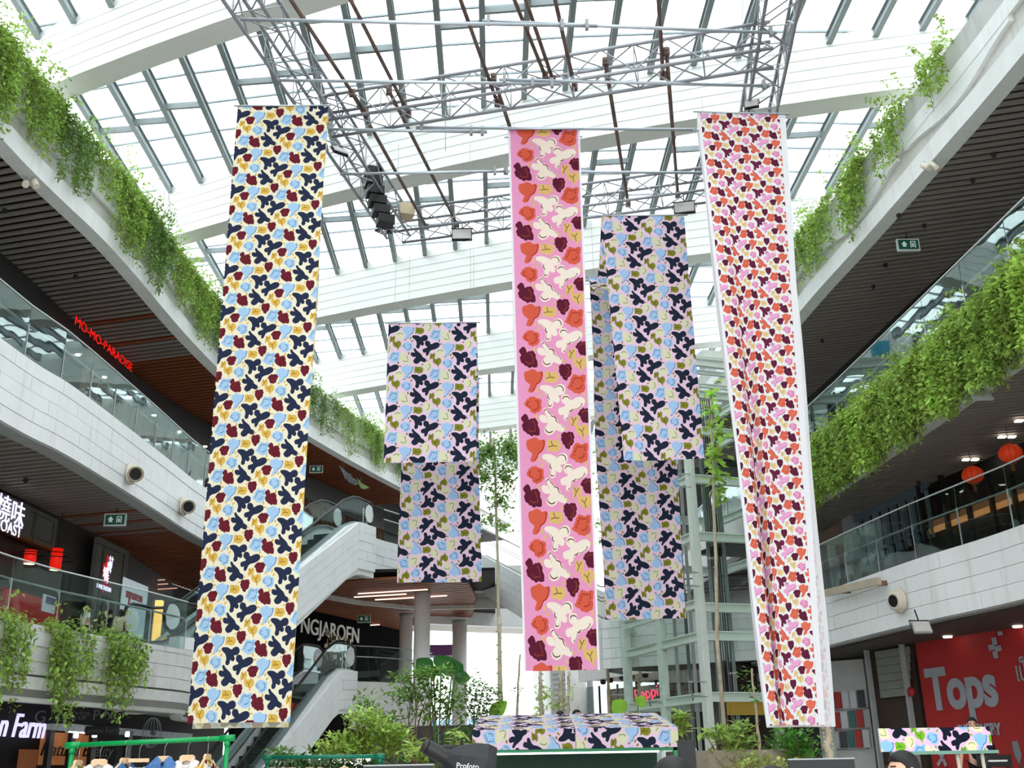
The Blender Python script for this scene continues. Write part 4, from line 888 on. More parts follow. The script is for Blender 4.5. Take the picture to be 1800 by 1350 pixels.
# big paddle leaves (alocasia, banana)
def big_leaf(root, base, tip, width, m, bend=.15):
    b = Vector(base); t = Vector(tip); d = t-b; L_ = d.length; d.normalize(); s = d.cross(Vector((0, 1, 0)));
    if s.length < .2: s = d.cross(Vector((1, 0, 0)))
    s.normalize(); n = d.cross(s); vs = []; fs = []; N_ = 9
    for i in range(N_):
        u = i/(N_-1); w = width*math.sin(math.pi*min(1, u*.92+.08))**.8*(1.1-u*.35); c = b+d*L_*u-n*bend*L_*math.sin(math.pi*u)
        vs += [c-s*w*.5+n*w*.14, c-s*w*.25+n*w*.05, c, c+s*w*.25+n*w*.05, c+s*w*.5+n*w*.14]
    for i in range(N_-1):
        for j in range(4): a = i*5+j; fs.append((a, a+1, a+6, a+5))
    mb = MB().add(vs, fs); mb.v = [tuple(Vector(q)-Vector(root.location)) for q in mb.v]; return mb.build('leaf', m, root, True)
m_big = mat('paddle_leaf', (58, 112, 52), .35, var=.2, scale=4, transl=.35); m_bigl = mat('paddle_leaf_bright', (150, 204, 70), .35, var=.15, scale=4, transl=.55)
ban = empty('banana_plant', (pc(770, 1300, 26)[0], 26, .9), 'dark broad-leaved plant above the small tree, by the round columns', 'plant')
for (a, b, w) in (((757, 1182), (732, 1158), .5), ((775, 1182), (795, 1155), .75), ((795, 1180), (814, 1168), .5), ((800, 1190), (828, 1192), .35), ((762, 1185), (770, 1172), .4)):
    big_leaf(ban, pc(*a, 26), pc(*b, 26), w, m_big)
    MB().tube([Vector((0, 0, 0)), Vector(pc(*a, 26))-Vector(ban.location)], .02, 5).build('stalk', m_leafd, ban)
al = empty('alocasia_plant', (pc(870, 1300, 24)[0], 24, .9), 'single bright upright leaf at the left end of the kiosk roof', 'plant'); big_leaf(al, pc(862, 1258, 24), pc(892, 1232, 24), .34, m_bigl); MB().tube([(0, 0, 0), Vector(pc(862, 1258, 24))-Vector(al.location)], .015, 5).build('stalk', m_leafd, al)
al = empty('alocasia_plant', (pc(1100, 1300, 24)[0], 24, .9), 'two bright paddle leaves above the right half of the kiosk roof', 'plant')
for (a, b, w) in (((1098, 1252), (1076, 1232), .42), ((1122, 1240), (1133, 1224), .3)):
    big_leaf(al, pc(*a, 24), pc(*b, 24), w, m_bigl); MB().tube([(0, 0, 0), Vector(pc(*a, 24))-Vector(al.location)], .015, 5).build('stalk', m_leafd, al)
# slim trees rising through the far court
def slim_tree(label, px, pyb, pyt, Y, r, crowns, n, leaf=.09, m=None):
    b = pc(px[0], pyb, Y); t = pc(px[1], pyt, Y); root = empty('slim_tree', (b[0], Y, .3), label, 'tree'); o = Vector(root.location)
    pts = [Vector((b[0], Y, .3))-o]+[Vector(b).lerp(Vector(t), k/6)-o+Vector((RNG.normal(0, .012), 0, 0)) for k in range(7)]
    MB().tube(pts, [r*(1-.06*k) for k in range(8)], 8).build('trunk', m_barkp, root, True)
    kn = MB()
    for k in range(14):
        p = pts[1].lerp(pts[-1], k/14); kn.ball(p+Vector((r*(1 if k % 2 else -1)*.8, -.02, 0)), r*.35, 6, 4)
    tag(kn.build('knots', m_barkp, root, True), kind='stuff')
    if crowns:
        P = np.concatenate([blob_leaves(pc(cx, cy, Y), (rx, .8, rz), int(n*rx*rz), .0) for cx, cy, rx, rz in crowns])-np.array(o); leafmesh('foliage', P, leaf, m or m_leafd, root, elong=1.5, droop=.3)
    return root
m_tree = mat('tree_leaf', (136, 168, 92), .5, var=.25, scale=1, transl=.5, isl=.45)
slim_tree('leafy slim tree seen between the short lilac banner and the pink banner', (878, 868), 1130, 770, 34, .06, [(860, 790, .8, .7), (895, 785, .7, .7), (850, 840, .6, .7), (890, 840, .8, .8), (880, 880, .6, .5), (860, 915, .5, .25), (885, 925, .5, .25), (905, 800, .6, 1.0), (845, 800, .5, .8)], 780, .095, m_tree)
slim_tree('knotty pale tree trunk beside the white column, left of the pink banner', (879, 877), 1260, 1085, 31, .085, [], 0)
slim_tree('thin pale trunk with a small leaf tuft beside the pink banner', (908, 914), 1255, 1150, 36, .05, [(908, 1212, .35, .25)], 260)
slim_tree('pale trunk in front of the grey louvre beneath the pink banner', (952, 949), 1255, 1180, 30, .07, [(958, 1222, .5, .35), (975, 1240, .5, .25), (945, 1245, .4, .2)], 420, .08, m_leafb)
slim_tree('pale trunk right of the grey louvre beneath the pink banner', (987, 985), 1255, 1180, 30, .085, [(990, 1235, .3, .3)], 260)
slim_tree('thinner white trunk beside the broad white column', (998, 1000), 1258, 1180, 29, .05, [(1004, 1225, .25, .35)], 300, .07, m_leafb)
slim_tree('pale trunk seen through the glass of the lift tower', (1122, 1124), 1240, 1178, 36, .08, [], 0)
slim_tree('slim tree whose leaves show between the pink and the longer lilac banner', (1066, 1062), 1130, 760, 33, .05, [(1062, 785, .3, .6), (1058, 850, .35, .5), (1062, 920, .35, .4), (1060, 945, .3, .25)], 700, .1, m_tree)
slim_tree('tree with large bright leaves left of the coral and maroon banner', (1262, 1250), 1130, 690, 25, .05, [(1255, 695, .3, .25), (1250, 720, .35, .2), (1262, 760, .3, .5), (1255, 800, .4, .4), (1262, 840, .35, .45), (1268, 880, .25, .2)], 330, .15, mat('tree_leaf_bright', (160, 200, 84), .45, var=.2, scale=1, transl=.5, isl=.4))
slim_tree('small tree beside the lower left edge of the coral and maroon banner', (1335, 1322), 1330, 1175, 20, .03, [(1315, 1185, .22, .12), (1325, 1205, .22, .16), (1330, 1225, .1, .15)], 600, .07, m_leafd)
birch = slim_tree('pale birch trunk standing right of the coral and maroon banner', (1455, 1451), 1320, 1265, 16, .065, [], 0)
shrub('shrub', 'airy pale green shrub in the planter below the lift tower', (pc(1285, 1340, 18)[0], 18, .6), 3, [(pc(1255, 1290, 18), (.3, .3, .14)), (pc(1285, 1300, 18), (.4, .3, .2)), (pc(1300, 1280, 18), (.3, .3, .12)), (pc(1290, 1330, 18), (.35, .3, .2)), (pc(1310, 1310, 18), (.25, .3, .2))], 640, .085, mat('pale_leaf', (168, 196, 104), .5, var=.2, transl=.4, isl=.35))
shrub('shrub', 'dense round dark green shrub under the coral and maroon banner', (pc(1390, 1345, 18)[0], 18, .6), 3, [(pc(1375, 1305, 18), (.28, .3, .22)), (pc(1400, 1300, 18), (.35, .3, .25)), (pc(1415, 1320, 18), (.25, .3, .22)), (pc(1385, 1325, 18), (.35, .3, .2))], 1100, .06, mat('dense_leaf', (96, 158, 62), .45, var=.2, transl=.3, isl=.4))
shrub('shrub', 'low yellow green ground cover right of the airy shrub', (pc(1340, 1348, 17)[0], 17, .8), 3, [(pc(1330, 1335, 17), (.4, .3, .12)), (pc(1370, 1342, 17), (.5, .3, .1)), (pc(1315, 1345, 17), (.4, .3, .1))], 700, .075, mat('ground_leaf', (172, 188, 100), .5, var=.2, transl=.3, isl=.4), elong=1.4)
pl = MB().lathe([(.0, 0), (1.15, 0), (1.2, 1.05), (1.1, 1.05), (1.08, .95), (0, .95)], 32, (pc(1265, 1340, 19)[0]+.3, 19, .75)).build('planter_bowl', mat('planter_stone', (150, 138, 122), .7, var=.08)); tag(pl, 'round beige stone planter below the lift tower', 'planter')
shrub('shrub', 'small yellow leaved plant at the right end of the kiosk roof', (pc(1192, 1320, 19)[0], 19, .9), 3, [(pc(1195, 1262, 19), (.12, .15, .1)), (pc(1192, 1282, 19), (.14, .15, .1))], 1800, .1, m_leafb)
shrub('potted_plant', 'small potted plant on the left third storey gallery, nearer one', (-9.1, 24.1, 9.0), 1, [((-9.0, 24.1, 9.25), (.25, .35, .2))], 500, .12, m_leafd, cat='plant')
shrub('potted_plant', 'small potted plant on the left third storey gallery, farther one', (-9.0, 26.2, 9.0), 1, [((-8.9, 26.2, 9.3), (.25, .35, .3))], 450, .12, m_leafd, cat='plant')
# ================================================================== lift tower
tw_ = empty('lift_tower', (5.2, 27, 0), 'pale green steel lift tower with glass skin beside the longer lilac banner', 'tower')
m_tow = mat('pale_green_steel', (212, 220, 213), .5, var=.04); m_tglass = glass('tower_glass', (.955, .985, .97), refl=.8)
dl = Vector((-.305, .952, 0)); dr = Vector((.952, .305, 0))
def ibeam(a, b, name, w=.15, h=.2):
    a = Vector(a); b = Vector(b); mb = MB(); z = Vector((0, 0, 1)); mb.bar(a+z*h/2, b+z*h/2, w, .03); mb.bar(a-z*h/2, b-z*h/2, w, .03); mb.bar(a, b, .04, h); return mb.build(name, m_tow, tw_)
cols = {'c0': Vector((0, 0, 0)), 'c1': dl*2.3, 'c2': dl*4.6, 'd1': dr*3.4, 'd2': dl*2.3+dr*3.4, 'd3': dl*4.6+dr*3.4}
for k, c in cols.items():
    mb = MB(); a = math.atan2(dl.y, dl.x); mb.box((c.x, c.y, 6.2), (.2, .2, 12.4), a)
    mb.build('column', m_tow, tw_)
    MB().box((c.x, c.y, 6.2), (.25, .06, 12.4), a).build('column_flange', m_tow, tw_)
zs = [at_y(1240, py, 27).z for py in (1225, 1117, 1067, 942, 841, 755, 690, 633)]
for z in zs:
    if abs(z-zs[2]) > .01: ibeam(cols['c0']+Vector((0, 0, z)), cols['c1']+Vector((0, 0, z)), 'beam'); ibeam(cols['c1']+Vector((0, 0, z)), cols['c2']+Vector((0, 0, z)), 'beam')
    else:
        ibeam(cols['c1']+Vector((0, 0, z+.1)), cols['c2']+Vector((0, 0, z+.1)), 'beam'); ibeam(cols['c0']+Vector((0, 0, z+.1)), cols['c1']+Vector((0, 0, z+.1)), 'beam')
    ibeam(cols['c0']+Vector((0, 0, z)), cols['d1']+Vector((0, 0, z)), 'beam'); ibeam(cols['d1']+Vector((0, 0, z)), cols['d2']+Vector((0, 0, z)), 'beam'); ibeam(cols['d2']+Vector((0, 0, z)), cols['d3']+Vector((0, 0, z)), 'beam'); ibeam(cols['c2']+Vector((0, 0, z)), cols['d3']+Vector((0, 0, z)), 'beam')
og = -dr*.45
for i in range(2):
    for (z0, z1) in ((.2, 3.3), (3.35, 6.0), (6.05, 8.6), (8.65, 11.2)):
        a = dl*(2.4*i-.1)+og; b = dl*(2.4*(i+1)-.12)+og; t = dr*.015
        MB().hexa([a+Vector((0, 0, z0)), b+Vector((0, 0, z0)), b+t+Vector((0, 0, z0)), a+t+Vector((0, 0, z0))], [a+Vector((0, 0, z1)), b+Vector((0, 0, z1)), b+t+Vector((0, 0, z1)), a+t+Vector((0, 0, z1))]).build('glass_panel', m_tglass, tw_)
        for c in (a, b):
            for zz in (z0+.15, z1-.15):
                f = MB(); q = c+Vector((0, 0, zz)); f.tube([q, q-og*.95], .015, 5); f.tube([q+dl*.1, q-dl*.1], .02, 5); f.tube([q+Vector((0, 0, .1)), q-Vector((0, 0, .1))], .02, 5); f.build('spider_fitting', m_steel, tw_)
ogr = -dl*.4
for (z0, z1) in ((.2, 3.3), (3.35, 6.0), (6.05, 8.6), (8.65, 11.2)):
    a = dr*.1+ogr; b = dr*3.3+ogr; t = dl*.015
    MB().hexa([a+Vector((0, 0, z0)), b+Vector((0, 0, z0)), b+t+Vector((0, 0, z0)), a+t+Vector((0, 0, z0))], [a+Vector((0, 0, z1)), b+Vector((0, 0, z1)), b+t+Vector((0, 0, z1)), a+t+Vector((0, 0, z1))]).build('glass_panel', m_tglass, tw_)
for i in range(12):
    c = dl*RNG.uniform(.6, 4.2)+dr*RNG.uniform(.7, 2.9); MB().bar((c.x, c.y, 0), (c.x, c.y, 11.6), .05, .09).build('guide_rail', mat('rail_grey', (92, 100, 100), .4, metal=.5) if i % 2 else m_grey, tw_)
for i in range(8):
    c = dl*(1.0+.12*i)+dr*1.4; MB().tube([(c.x, c.y, 0), (c.x, c.y, 11.6)], .014, 5).build('cable', m_black, tw_)
c = dl*3.2+dr*2.6; MB().box((c.x, c.y, 3.2), (1.0, 1.0, 2.2), .3).build('counterweight_frame', m_header, tw_)
cab = MB(); c = dl*1.4+dr*2.2
cab.box((c.x, c.y, 7.2), (1.7, 1.7, .12), .31); cab.box((c.x, c.y, 9.4), (1.7, 1.7, .2), .31); cab.box((c.x+.6, c.y+.5, 8.3), (.5, .1, 2.2), .31)
cab.build('lift_cabin', m_header, tw_)
c = dl*.3+dr*.25; MB().box((c.x, c.y, 12.55), (.45, .4, .42), .3).build('motor_box', mat('motor_blue', (64, 166, 200), .5), tw_); MB().box((c.x+.9, c.y+.4, 12.45), (.8, .4, .25), .3).build('motor_plinth', m_tow, tw_)
c = dl*.6+dr*1.6; MB().box((c.x, c.y, 3.0), (1.4, .1, .5), .3).build('yellow_panel', mat('sign_yellow', (196, 152, 60), .5), tw_)
for i in range(5):
    ibeam(dl*.2*i*5+Vector((0, 0, 12.2+.0*i)), dl*.2*i*5+dr*3.4+Vector((0, 0, 12.2)), 'top_grille_bar', .08, .1)
# ================================================================== shop fronts and fittings
def fit_text(o, w):
    xs = [v.co.x for v in o.data.vertices]; k = w/max(1e-6, max(xs)-min(xs)); o.data.transform(Matrix.Scale(k, 4, (1, 0, 0)))
def wall_panel(root, name, m, p0, p1, pxL, pyL, pxR, pyT, pyB, thick=.06, out=.0):
    """box on the vertical plane p0-p1; right edge at pxR between pyT and pyB, left edge at pxL (seen at height pyL)"""
    R = at_pl(pxR, (pyT+pyB)/2, p0, p1); L_ = at_pl(pxL, pyL, p0, p1); zt = at_pl(pxR, pyT, p0, p1).z; zb = at_pl(pxR, pyB, p0, p1).z
    d = (R-L_); d.z = 0; d.normalize(); n = Vector((d.y, -d.x, 0)); o = Vector(root.location) if root else Vector((0, 0, 0)); a = L_+n*out-o; b = R+n*out-o
    q = lambda z: [Vector((a.x, a.y, z-o.z)), Vector((b.x, b.y, z-o.z)), Vector((b.x, b.y, z-o.z))+n*thick, Vector((a.x, a.y, z-o.z))+n*thick]
    ob = MB().hexa(q(zb), q(zt)).build(name, m, root); return ob, d, n
PL0, PL1 = (-11.2, 20), (-10.55, 28.6); dL = Vector((PL1[0]-PL0[0], PL1[1]-PL0[1], 0)).normalized(); nL = Vector((dL.y, -dL.x, 0))
m_pan = mat('grey_panel', (92, 90, 86), .6, var=.1, scale=4); m_line = mat('panel_line', (44, 42, 40), .7); m_neon = emitm('neon_white', (232, 226, 255), .26); m_red = emitm('neon_red', (255, 14, 6), .16)
m_brz = mat('bronze_trim', (120, 78, 36), .4, metal=.4)
roast = empty('shop_sign', tuple(at_pl(40, 925, PL0, PL1)), 'grey shop fascia with lit white characters and the letters OAST at the left edge', 'sign')
wall_panel(roast, 'board', m_pan, PL0, PL1, -60, 890, 83, 912, 968, .12, .1); wall_panel(roast, 'bronze_edge', m_brz, PL0, PL1, -60, 915, 84, 967, 973, .16, .1)
for (xl, yl, xr, yt, yb) in ((40, 905, 79, 918, 919), (36, 950, 76, 957, 958), (40, 925, 41.2, 897, 945), (76, 940, 77, 920, 958)): wall_panel(roast, 'groove', m_line, PL0, PL1, xl, yl, xr, yt, yb, .01, .225)
def wtext(root, body, m, px, py, size, out=.26, w=None, **k):
    t = text_obj('lettering', body, m, at_pl(px, py, PL0, PL1)+nL*out, size, dL, parent=root, **k)
    if w: fit_text(t, w)
    return t
wtext(roast, '燒味', m_neon, -1, 902, .62, depth=.01); wtext(roast, 'ROAST', m_neon, -5, 929, .36, depth=.01)
lantern_ring = mat('lantern_wire', (30, 24, 22), .6)
def drum_lantern(label, px, py, Y, r, h):
    c = at_y(px, py, Y); o = empty('drum_lantern', c, label, 'lantern', 'red drum lanterns on the left'); MB().lathe([(r, -h/2), (r, h/2)], 20).build('shade', emitm('lantern_red', (206, 22, 10), .22), o, True)
    MB().lathe([(r*.9, -h/2-.012), (r*.9, -h/2+.005)], 20).build('diffuser', emitm('warm_glow', (255, 226, 180), .6), o, True)
    for s in (1.0, .75):
        g = MB(); g.tube([(math.cos(t)*r*3.0*s, math.sin(t)*r*3.0*s, (1-s)*h) for t in np.linspace(0, 2*math.pi, 25)], .012, 4, False); g.build('wire_ring', lantern_ring, o)
    MB().tube([(0, 0, h/2), (0, 0, h/2+.9)], .008, 5).build('cord', lantern_ring, o); return o
drum_lantern('red drum lantern with a wide wire ring hanging before the dark recess', 99, 983, 25.2, .13, .5)
drum_lantern('small red drum lantern glimpsed under the bronze fascia edge', 53, 979, 24.0, .13, .3)
logo = empty('shop_sign', tuple(at_pl(175, 1030, PL0, PL1)), 'grey shop panel with a vertical lit logo of white characters and a red goose', 'sign')
wall_panel(logo, 'board', m_pan, PL0, PL1, 147, 1020, 201, 965, 1150, .12, .15)
for (xl, yl, xr, yt, yb) in ((151, 975, 196, 974, 975), (155, 1040, 156, 958, 1120), (193, 1040, 194, 970, 1120)): wall_panel(logo, 'groove', m_line, PL0, PL1, xl, yl, xr, yt, yb, .01, .275)
for ch, px, py, s in (('甘', 176, 989, .3), ('牌', 173, 1000, .3), ('燒', 166, 1008, .3), ('味', 168, 1018, .3)): wtext(logo, ch, m_neon, px, py, s, .30, depth=.008)
g = MB(); c = at_pl(168, 1004, PL0, PL1)+nL*.28-Vector(logo.location); g.prism([c+dL*a+Vector((0, 0, b)) for a, b in ((-.05, .42), (.05, .4), (.02, .15), (.16, -.05), (.28, -.42), (.02, -.3), (-.02, -.6), (-.06, -.6), (-.05, -.28), (-.2, -.05), (-.22, .15), (-.06, .2))], nL*.012); g.build('goose', emitm('goose_red', (120, 10, 8), .5), logo)
wtext(logo, '1 MICHELIN', m_neon, 163, 1034, .16, .30, w=.85)
wall_panel(logo, 'door_opening', m_black, PL0, PL1, 158, 1080, 176, 1052, 1160, .02, .28)
red = empty('menu_stand', tuple(at_pl(25, 1050, PL0, PL1)), 'red counter front with a pinned white notice behind the left balustrade', 'counter')
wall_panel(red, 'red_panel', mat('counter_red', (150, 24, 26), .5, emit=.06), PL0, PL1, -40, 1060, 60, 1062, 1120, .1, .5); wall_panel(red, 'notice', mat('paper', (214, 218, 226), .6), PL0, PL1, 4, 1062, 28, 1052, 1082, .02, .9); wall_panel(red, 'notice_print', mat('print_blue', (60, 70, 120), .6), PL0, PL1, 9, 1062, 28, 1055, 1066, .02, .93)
post = empty('shop_poster', tuple(at_pl(215, 1060, PL0, PL1)), 'tall pale poster with red lettering and a red goose beside the logo panel', 'poster')
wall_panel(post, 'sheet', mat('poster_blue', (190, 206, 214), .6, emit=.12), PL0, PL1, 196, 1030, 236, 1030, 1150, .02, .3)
for i, tx in enumerate(('ONE MICHELIN STAR', 'IN MICHELIN GUIDE')): wtext(post, tx, mat('print_red', (190, 50, 56), .6), 216, 1047+i*6, .13, .33, w=1.15)
g = MB(); c = at_pl(203, 1075, PL0, PL1)+nL*.33-Vector(post.location); g.prism([c+dL*a+Vector((0, 0, b)) for a, b in ((0, .55), (.12, .5), (.1, .2), (.22, -.1), (.1, -.5), (-.05, -.5), (-.12, -.1), (-.02, .2))], nL*.01); g.build('goose', mat('print_red', (190, 50, 56), .6), post)
for (px, py, ln) in ((250, 1017, .8), (275, 1020, .6), (255, 1028, .7), (292, 1035, .8), (283, 1027, .5), (240, 1041, .5)):
    p = at_y(px, py, 34); o = piece('light_strip', emitm('dim_strip', (255, 180, 150), .15), p, (ln, .04, .03), (0, 0, -.28), wl); o.location = p-Vector((0, 20, 0))
o = MB().box((0, 0, 0), (.18, .18, 1.1)).build('lantern_lamp', emitm('amber_panel', (255, 190, 100), .4)); o.location = at_y(277, 1092, 29); tag(o, 'glowing amber light column behind the left balustrade', 'lamp')
# red neon name on the upper left header
A, B_ = at_pl(78, 568, (-11.75, 20), (-11.3, 31)), at_pl(188, 655, (-11.75, 20), (-11.3, 31))
momo = empty('neon_sign', tuple(A.lerp(B_, .5)+Vector((.32, 0, 0))), 'red lit letters on the dark header above the left third storey balustrade', 'sign')
t = text_obj('lettering', 'MO-MO-PARADISE', m_red, A.lerp(B_, .5)+Vector((.75, 0, .1)), .36, Vector((B_.x-A.x, B_.y-A.y, B_.z-A.z)), parent=momo, depth=.004); fit_text(t, (B_-A).length*.97)
for i in range(9):                                  # row of small downlights under the header
    y = 26+i*1.7; p = Vector((edge_x(backL3, y)+.35, y, 12.0)); o = MB().lathe([(.06, 0), (.07, .03)], 10).build('downlight', emitm('downlight', (255, 240, 220), 1.2)); o.location = p-Vector((0, 20, 0)); o.parent = wl
# leaf shaped hanging direction signs
def leaf_sign(label, pts, Y, m, text, tpx, tsize, arrow=None, tint2=None, hang=None):
    P = [at_y(px, py, Y) for px, py in pts]; o0 = P[0]; root = empty('hanging_sign', o0, label, 'sign'); MB().prism([p-o0 for p in P], Vector((0, .05, 0))).build('leaf_board', m, root)
    for tx, (px, py), s in text: text_obj('lettering', tx, mat('sign_grey', (104, 104, 104), .6), at_y(px, py, Y)+Vector((0, -.03, 0)), s, (1, 0, -.0), parent=root, depth=.004)
    if arrow:
        a = [at_y(px, py, Y)+Vector((0, -.02, 0))-o0 for px, py in arrow]; MB().tube(a, .025, 5).build('arrow', mat('sign_grey', (104, 104, 104), .6), root)
    for (px, py) in hang or []:
        p = at_y(px, py, Y)-o0; MB().tube([p, p+Vector((0, 0, .2))], .015, 5).build('hanger', m_black, root)
    return root
leaf_sign('dark leaf shaped direction sign with an up arrow under the left third storey', [(-12, 786), (18, 781), (45, 777), (76, 777), (60, 780), (48, 788), (36, 798), (18, 803), (-12, 804)], 20.5, mat('sign_dark', (14, 18, 22), .5), [('DOWN', (5, 789), .14)], 0, 0, [(20, 796), (29, 788), (34, 795)], hang=[(16, 781)])
leaf_sign('grey leaf shaped hanging sign with its arrow beneath the far left roof edge', [(596, 818), (603, 824), (612, 832), (622, 841), (630, 850), (626, 853), (614, 848), (606, 840)], 34, mat('sign_slate', (74, 82, 88), .5), [('P2', (612, 838), .25)], 0, 0, [(620, 845), (626, 845), (626, 850)], hang=[(604, 825)])
leaf_sign('green leaf shaped hanging sign tip beneath the far left roof edge', [(628, 840), (637, 850), (650, 857), (640, 860), (634, 858), (630, 849)], 34.1, mat('sign_green', (100, 116, 66), .5), [], 0, 0, None, hang=[(634, 848)])
gs = leaf_sign('dark leaf shaped ground storey sign with letter P and an up arrow', [(50, 1240), (100, 1244), (160, 1250), (200, 1252), (222, 1250), (205, 1262), (190, 1270), (150, 1272), (80, 1272), (55, 1262)], 24.0, mat('sign_dark', (14, 18, 22), .5), [('G', (72, 1261), .36), ('P', (170, 1258), .3), ('Free Parking', (132, 1253), .13), ('Drop Off', (132, 1262), .13)], 0, 0, [(181, 1261), (189, 1252), (195, 1260)], hang=[(120, 1246), (190, 1251)])
# ground storey shop on the left
G0, G1 = (-11.0, 20), (-10.2, 30); dG = Vector((.8, 10, 0)).normalized(); nG = Vector((dG.y, -dG.x, 0))
farm = empty('shop_sign', tuple(at_pl(20, 1275, G0, G1)), 'lit violet white script lettering on the dark ground shop at the far left', 'sign')
text_obj('lettering', 'Lemon Farm', emitm('neon_violet', (206, 200, 255), .28), at_pl(-6, 1276, G0, G1)+nG*.15, .72, dG, parent=farm, depth=.02, shear=.25)
nb = empty('shop_window', tuple(at_pl(100, 1310, G0, G1)), 'lit shop window with brush lettering on a wood wall behind the clothes rail', 'window')
wall_panel(nb, 'wood_wall', mat('lit_wood', (150, 92, 52), .6, var=.2, scale=3, emit=.12), G0, G1, 62, 1310, 160, 1292, 1345, .03, .1); wall_panel(nb, 'brick_band', mat('lit_brick', (120, 126, 130), .7, var=.25, scale=8, emit=.1), G0, G1, 70, 1290, 330, 1290, 1300, .03, .12)
fit_text(text_obj('lettering', 'Natural Beauty', m_black, at_pl(124, 1320, G0, G1)+nG*.2, .42, dG, parent=nb, depth=.01, shear=.3), (at_pl(190, 1320, G0, G1)-at_pl(62, 1322, G0, G1)).length)
for px in (64, 103, 141, 205): wall_panel(nb, 'frame_post', m_black, G0, G1, px, 1310, px+7, 1285, 1350, .1, .2)
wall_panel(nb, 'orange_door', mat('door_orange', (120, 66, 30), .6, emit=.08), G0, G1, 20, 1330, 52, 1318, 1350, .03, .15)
wall_panel(nb, 'tube_light', emitm('tube_white', (240, 244, 255), .6), G0, G1, 94, 1287, 137, 1288, 1290.5, .04, .3)
for px, py in ((97, 1297), (131, 1296), (191, 1295)):
    o = MB().lathe([(.05, -.12), (.06, 0), (.045, .01)], 10, at_pl(px, py, G0, G1)+nG*.5-Vector(nb.location), (0, 0, -1)).build('track_spot', emitm('downlight', (255, 240, 220), 1.2), nb)
lf = empty('hanging_sign', tuple(at_y(180, 1284, 24)), 'black rounded hanging sign reading Lemon Farm above the clothes rail', 'sign')
MB().box((0, 0, 0), (.72, .04, .19)).build('board', m_black, lf); text_obj('lettering', 'Lemon Farm', mat('sign_dim', (70, 70, 72), .6), at_y(180, 1284, 23.95)-Vector((0, .03, 0)), .15, (1, 0, 0), parent=lf, depth=.003); MB().tube([(0, 0, .07), (0, 0, .4)], .012, 5).build('hanger', m_black, lf)
fan = empty('wall_fan', tuple(at_y(268, 1288, 23)), 'round wire cage fan on the dark wall below the cream banner', 'fan')
for k in range(8):
    t = math.pi*k/8; MB().tube([(.2*math.cos(a)*math.cos(t), -.04+.1*math.cos(a)*math.sin(t), .3*math.sin(a)) for a in np.linspace(0, 2*math.pi, 17)], .004, 4, False).build('wire', mat('fan_wire', (96, 98, 100), .4, metal=.5), fan)
MB().lathe([(.05, 0), (.05, .12)], 12, (0, 0, 0), (0, 1, 0)).build('motor', m_header, fan)
# exit signs
def exit_sign(label, px, py, z, flip=1):
    p = at_z(px, py, z); o = empty('exit_sign', p, label, 'sign', 'green exit signs'); MB().box((0, 0, 0), (.52, .06, .3)).build('frame', mat('exit_frame', (206, 214, 210), .5), o); fc = MB().box((0, -.035, 0), (.46, .01, .24)).build('face', mat('exit_green', (14, 74, 58), .5, emit=.03), o)
    mb = MB(); mb.prism([(-.14*flip, -.045, -.06), (-.06*flip, -.045, -.06), (-.06*flip, -.045, 0), (-.03*flip, -.045, 0), (-.1*flip, -.045, .08), (-.17*flip, -.045, 0), (-.14*flip, -.045, 0)], (0, -.004, 0)); mb.build('arrow', mat('exit_white', (200, 216, 208), .5, emit=.05), fc)
    mb = MB(); mb.box((.1, -.045, .07), (.1, .006, .02)); mb.box((.05, -.045, 0), (.02, .006, .16)); mb.box((.15, -.045, 0), (.02, .006, .16)); mb.box((.1, -.045, -.02), (.04, .006, .09)); mb.build('running_figure_pictogram', mat('exit_white', (200, 216, 208), .5, emit=.05), fc)
    MB().tube([(0, 0, .15), (0, 0, .3)], .012, 5).build('hanger', m_black, o); return o
exit_sign('green exit sign under the left third storey slats', 203, 914, 7.3); exit_sign('green exit sign under the right roof slats', 1596, 431, 12.7); exit_sign('green exit sign right of the cream banner under brown slats', 556, 825, 12.7); exit_sign('small green exit sign below the bridge near the black shop', 640, 1088, 7.2)
# ball jet nozzles
m_noz = mat('nozzle_cream', (206, 198, 182), .5, var=.06)
def nozzle(label, px, py, p0, p1, r=.2, aim=(.5, -.75, -.25)):
    p = at_pl(px, py, p0, p1); d = Vector((p1[0]-p0[0], p1[1]-p0[1], 0)).normalized(); n = Vector((d.y, -d.x, 0)); o = empty('air_nozzle', p+n*.1, label, 'nozzle', 'round air nozzles'); a = Vector(aim).normalized()
    MB().lathe([(r*1.25, -.02), (r*1.25, .04), (r, .05)], 24, (0, 0, 0), n).build('flange', m_noz, o, True); bl_ = MB().ball(n*.05, r, 18, 12).build('ball', m_noz, o, True)
    MB().lathe([(r*.7, r*.4), (r*.82, r*1.15), (r*.9, r*1.2), (r*.9, r*1.45), (r*.72, r*1.45), (r*.6, r*1.0)], 24, n*.05, a).build('nose_ring', mat('nozzle_ring', (150, 138, 118), .6), bl_, True)
    MB().lathe([(.001, r*1.0), (r*.66, r*1.32)], 20, n*.05, a).build('throat', m_black, bl_); return o
nozzle('cream ball shaped air nozzle on the left white fascia, left one', 222, 833, (-8.45, 22.6), (-8.3, 25)); nozzle('cream ball shaped air nozzle on the left white fascia, nearer the cream banner', 316, 890, (-8.3, 25), (-8.1, 28.5))
pz = at_pl(1589, 1056, (8.0, 25.2), (8.6, 21.4)); o = empty('air_nozzle', pz+Vector((-.1, -.02, 0)), 'cream round air nozzle on the right white fascia', 'nozzle', 'round air nozzles'); nr = Vector((-.985, -.16, 0))
